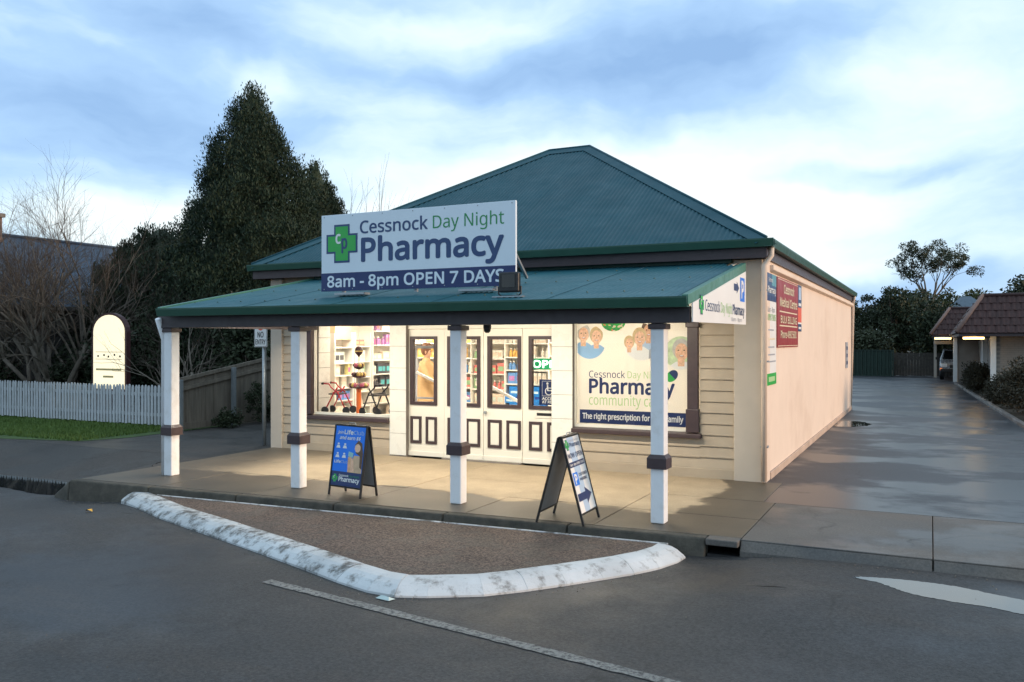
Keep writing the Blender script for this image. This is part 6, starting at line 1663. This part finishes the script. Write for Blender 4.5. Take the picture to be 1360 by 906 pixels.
# garden edging and hedges in front of the motel
ge = empty('garden_edging', (1.4, 33, 0), 'low concrete edging between driveway and motel garden', 'edging')
pts = [(1.95, 21.6), (1.72, 27), (1.5, 32.2), (1.28, 37.3), (1.1, 42), (.98, 44.6)]
for a, b in zip(pts[:-1], pts[1:]):
    MB().prism([(a[0], a[1], -.05), (a[0] + .14, a[1], -.05), (a[0] + .14, a[1], .07), (a[0] + .02, a[1], .07)], [(b[0], b[1] - .02, -.05), (b[0] + .14, b[1] - .02, -.05), (b[0] + .14, b[1] - .02, .07), (b[0] + .02, b[1] - .02, .07)]).build('edging_length', M['layback'], ge, .015)
for i, (xx, yy, rr, hh) in enumerate(((1.75, 39.6, .52, 1.05), (1.72, 37.9, .5, 1.1), (2.45, 27.4, .62, 1.42), (2.35, 29.6, .55, 1.15), (3.0, 25.6, .8, 1.5), (2.1, 31.5, .45, .75))):
    bushy_tree((xx, yy, 0), ['rounded bush under the far motel window', 'rounded bush beside the motel corner post', 'tall dark hedge bush at the right edge of the driveway', 'lower hedge bush behind the tall one by the driveway', 'nearest hedge bush at the right edge', 'small low bush by the driveway edging'][i], hh, rr, .03, 120, 80, .075, M['hedge'], 120 + i, 'hedge_bush', 'bushes along the motel', .03, (.16, .30), .9, 'bush', False)
# trees and roofs beyond the yard
def gum_tree(loc, label, height, crown_r, seed, m_, n_main=6):
    r = random.Random(seed); t_ = empty('gum_tree', loc, label, 'tree')
    mbs = [MB(), MB()]; ends = []
    base = Vector(loc); fork = base + Vector((.1, 0, height * .50))
    mbs[0].tube([base, base.lerp(fork, .5) + Vector((.12, 0, 0)), fork], [.30, .24, .19], 8)
    for k in range(n_main):
        a = 2 * math.pi * k / n_main + r.uniform(-.4, .4)
        d = Vector((math.cos(a) * .55, math.sin(a) * .4, 1))
        branching(mbs, fork, d, height * .21, .10, 3, r, .55, ends, .2, .74, (2, 3), 4, .12, 5, 1)
    mbs[0].build('trunk', M['bark'], t_, smooth=True); mbs[1].build('twigs', M['bark'], t_)
    E2 = [e for e in ends if r.random() < .5]
    C = np.array([(e.x + r.uniform(-.15, .15), e.y, e.z + r.uniform(-.1, .2)) for e in E2])
    leaf_cloud('crown', C, np.array([r.uniform(.40, .85) for _ in E2]), 150, .21, m_, t_, seed, .75, -.3, .35)
    return t_
gum_tree((-.1, 83.5, -.03), 'tall open-crowned gum tree on the skyline at right', 10.4, 2.8, 207, M['gumleaf'])
BT = ((-2.3, 66, 5.6, 2.6, .6, 'darkleaf', 'broad dark tree behind the timber fence'), (-5.6, 71, 5.2, 2.6, .6, 'darkleaf', 'dark tree just right of the peach wall top'), (-2.0, 77, 6.2, 2.6, 1.0, 'gumleaf', 'taller olive tree below the gum'),
      (.9, 63, 4.4, 2.0, .4, 'darkleaf', 'dark tree left of the blue-grey roof'), (3.4, 107, 7.6, 4.5, 1.5, 'paleleaf', 'pale green tree beyond the blue-grey roof'), (-1.5, 108, 7.4, 4.5, 1.5, 'paleleaf', 'pale green tree far behind the gum trunk'), (8.8, 108, 7.6, 4.5, 1.5, 'gumleaf', 'far tree above the motel roof'), (14.5, 104, 7.6, 4.5, 1.5, 'gumleaf', 'far tree right of the motel roof'),
      (5.6, 58.3, 6.0, 1.7, 2.6, 'gumleaf', 'tree behind the motel at the right edge'), (-9, 82, 5.4, 3.2, .5, 'darkleaf', 'dark tree hidden behind the shop end'), (-3.6, 58, 2.6, 1.3, .3, 'gumleaf', 'grey-green bush behind the green fence'))
for i, (xx, yy, hh, rr, cz, mm, lb) in enumerate(BT):
    big = rr > 4
    bushy_tree((xx, yy, -.03), lb, hh, rr, cz, 170 if not big else 150, 75, .24 if not big else .38, M[mm], 220 + i, 'background_tree', 'trees beyond the yard', .2, (.35, .8) if not big else (.6, 1.3))
bh = empty('far_house', (1.6, 72, 0), 'far house with pale blue-grey gable roof above the motel', 'house')
MB().box(-.6, 4.6, 70.2, 78, -.03, 3.6).build('wall', M['house_wall'], bh)
MB().prism([(-.1, 70, 3.3), (5.2, 70, 3.5), (2.6, 70, 5.25), (2.0, 70, 5.25)], [(-.1, 78.5, 3.3), (5.2, 78.5, 3.5), (2.6, 78.5, 5.25), (2.0, 78.5, 5.25)]).build('roof', mat('far_steel', (.22, .28, .34), .5), bh)
sh = empty('garden_shed', (-5.5, 60, 0), 'small grey-blue shed roof behind the green fence', 'shed')
MB().box(-6.8, -4.2, 58.8, 61, -.03, 2.0).build('wall', M['house_wall'], sh)
MB().prism([(-7, 58.6, 1.95), (-4, 58.6, 1.95), (-5.2, 58.6, 2.65)], [(-7, 61.2, 1.95), (-4, 61.2, 1.95), (-5.2, 61.2, 2.65)]).build('roof', M['house_roof'], sh)
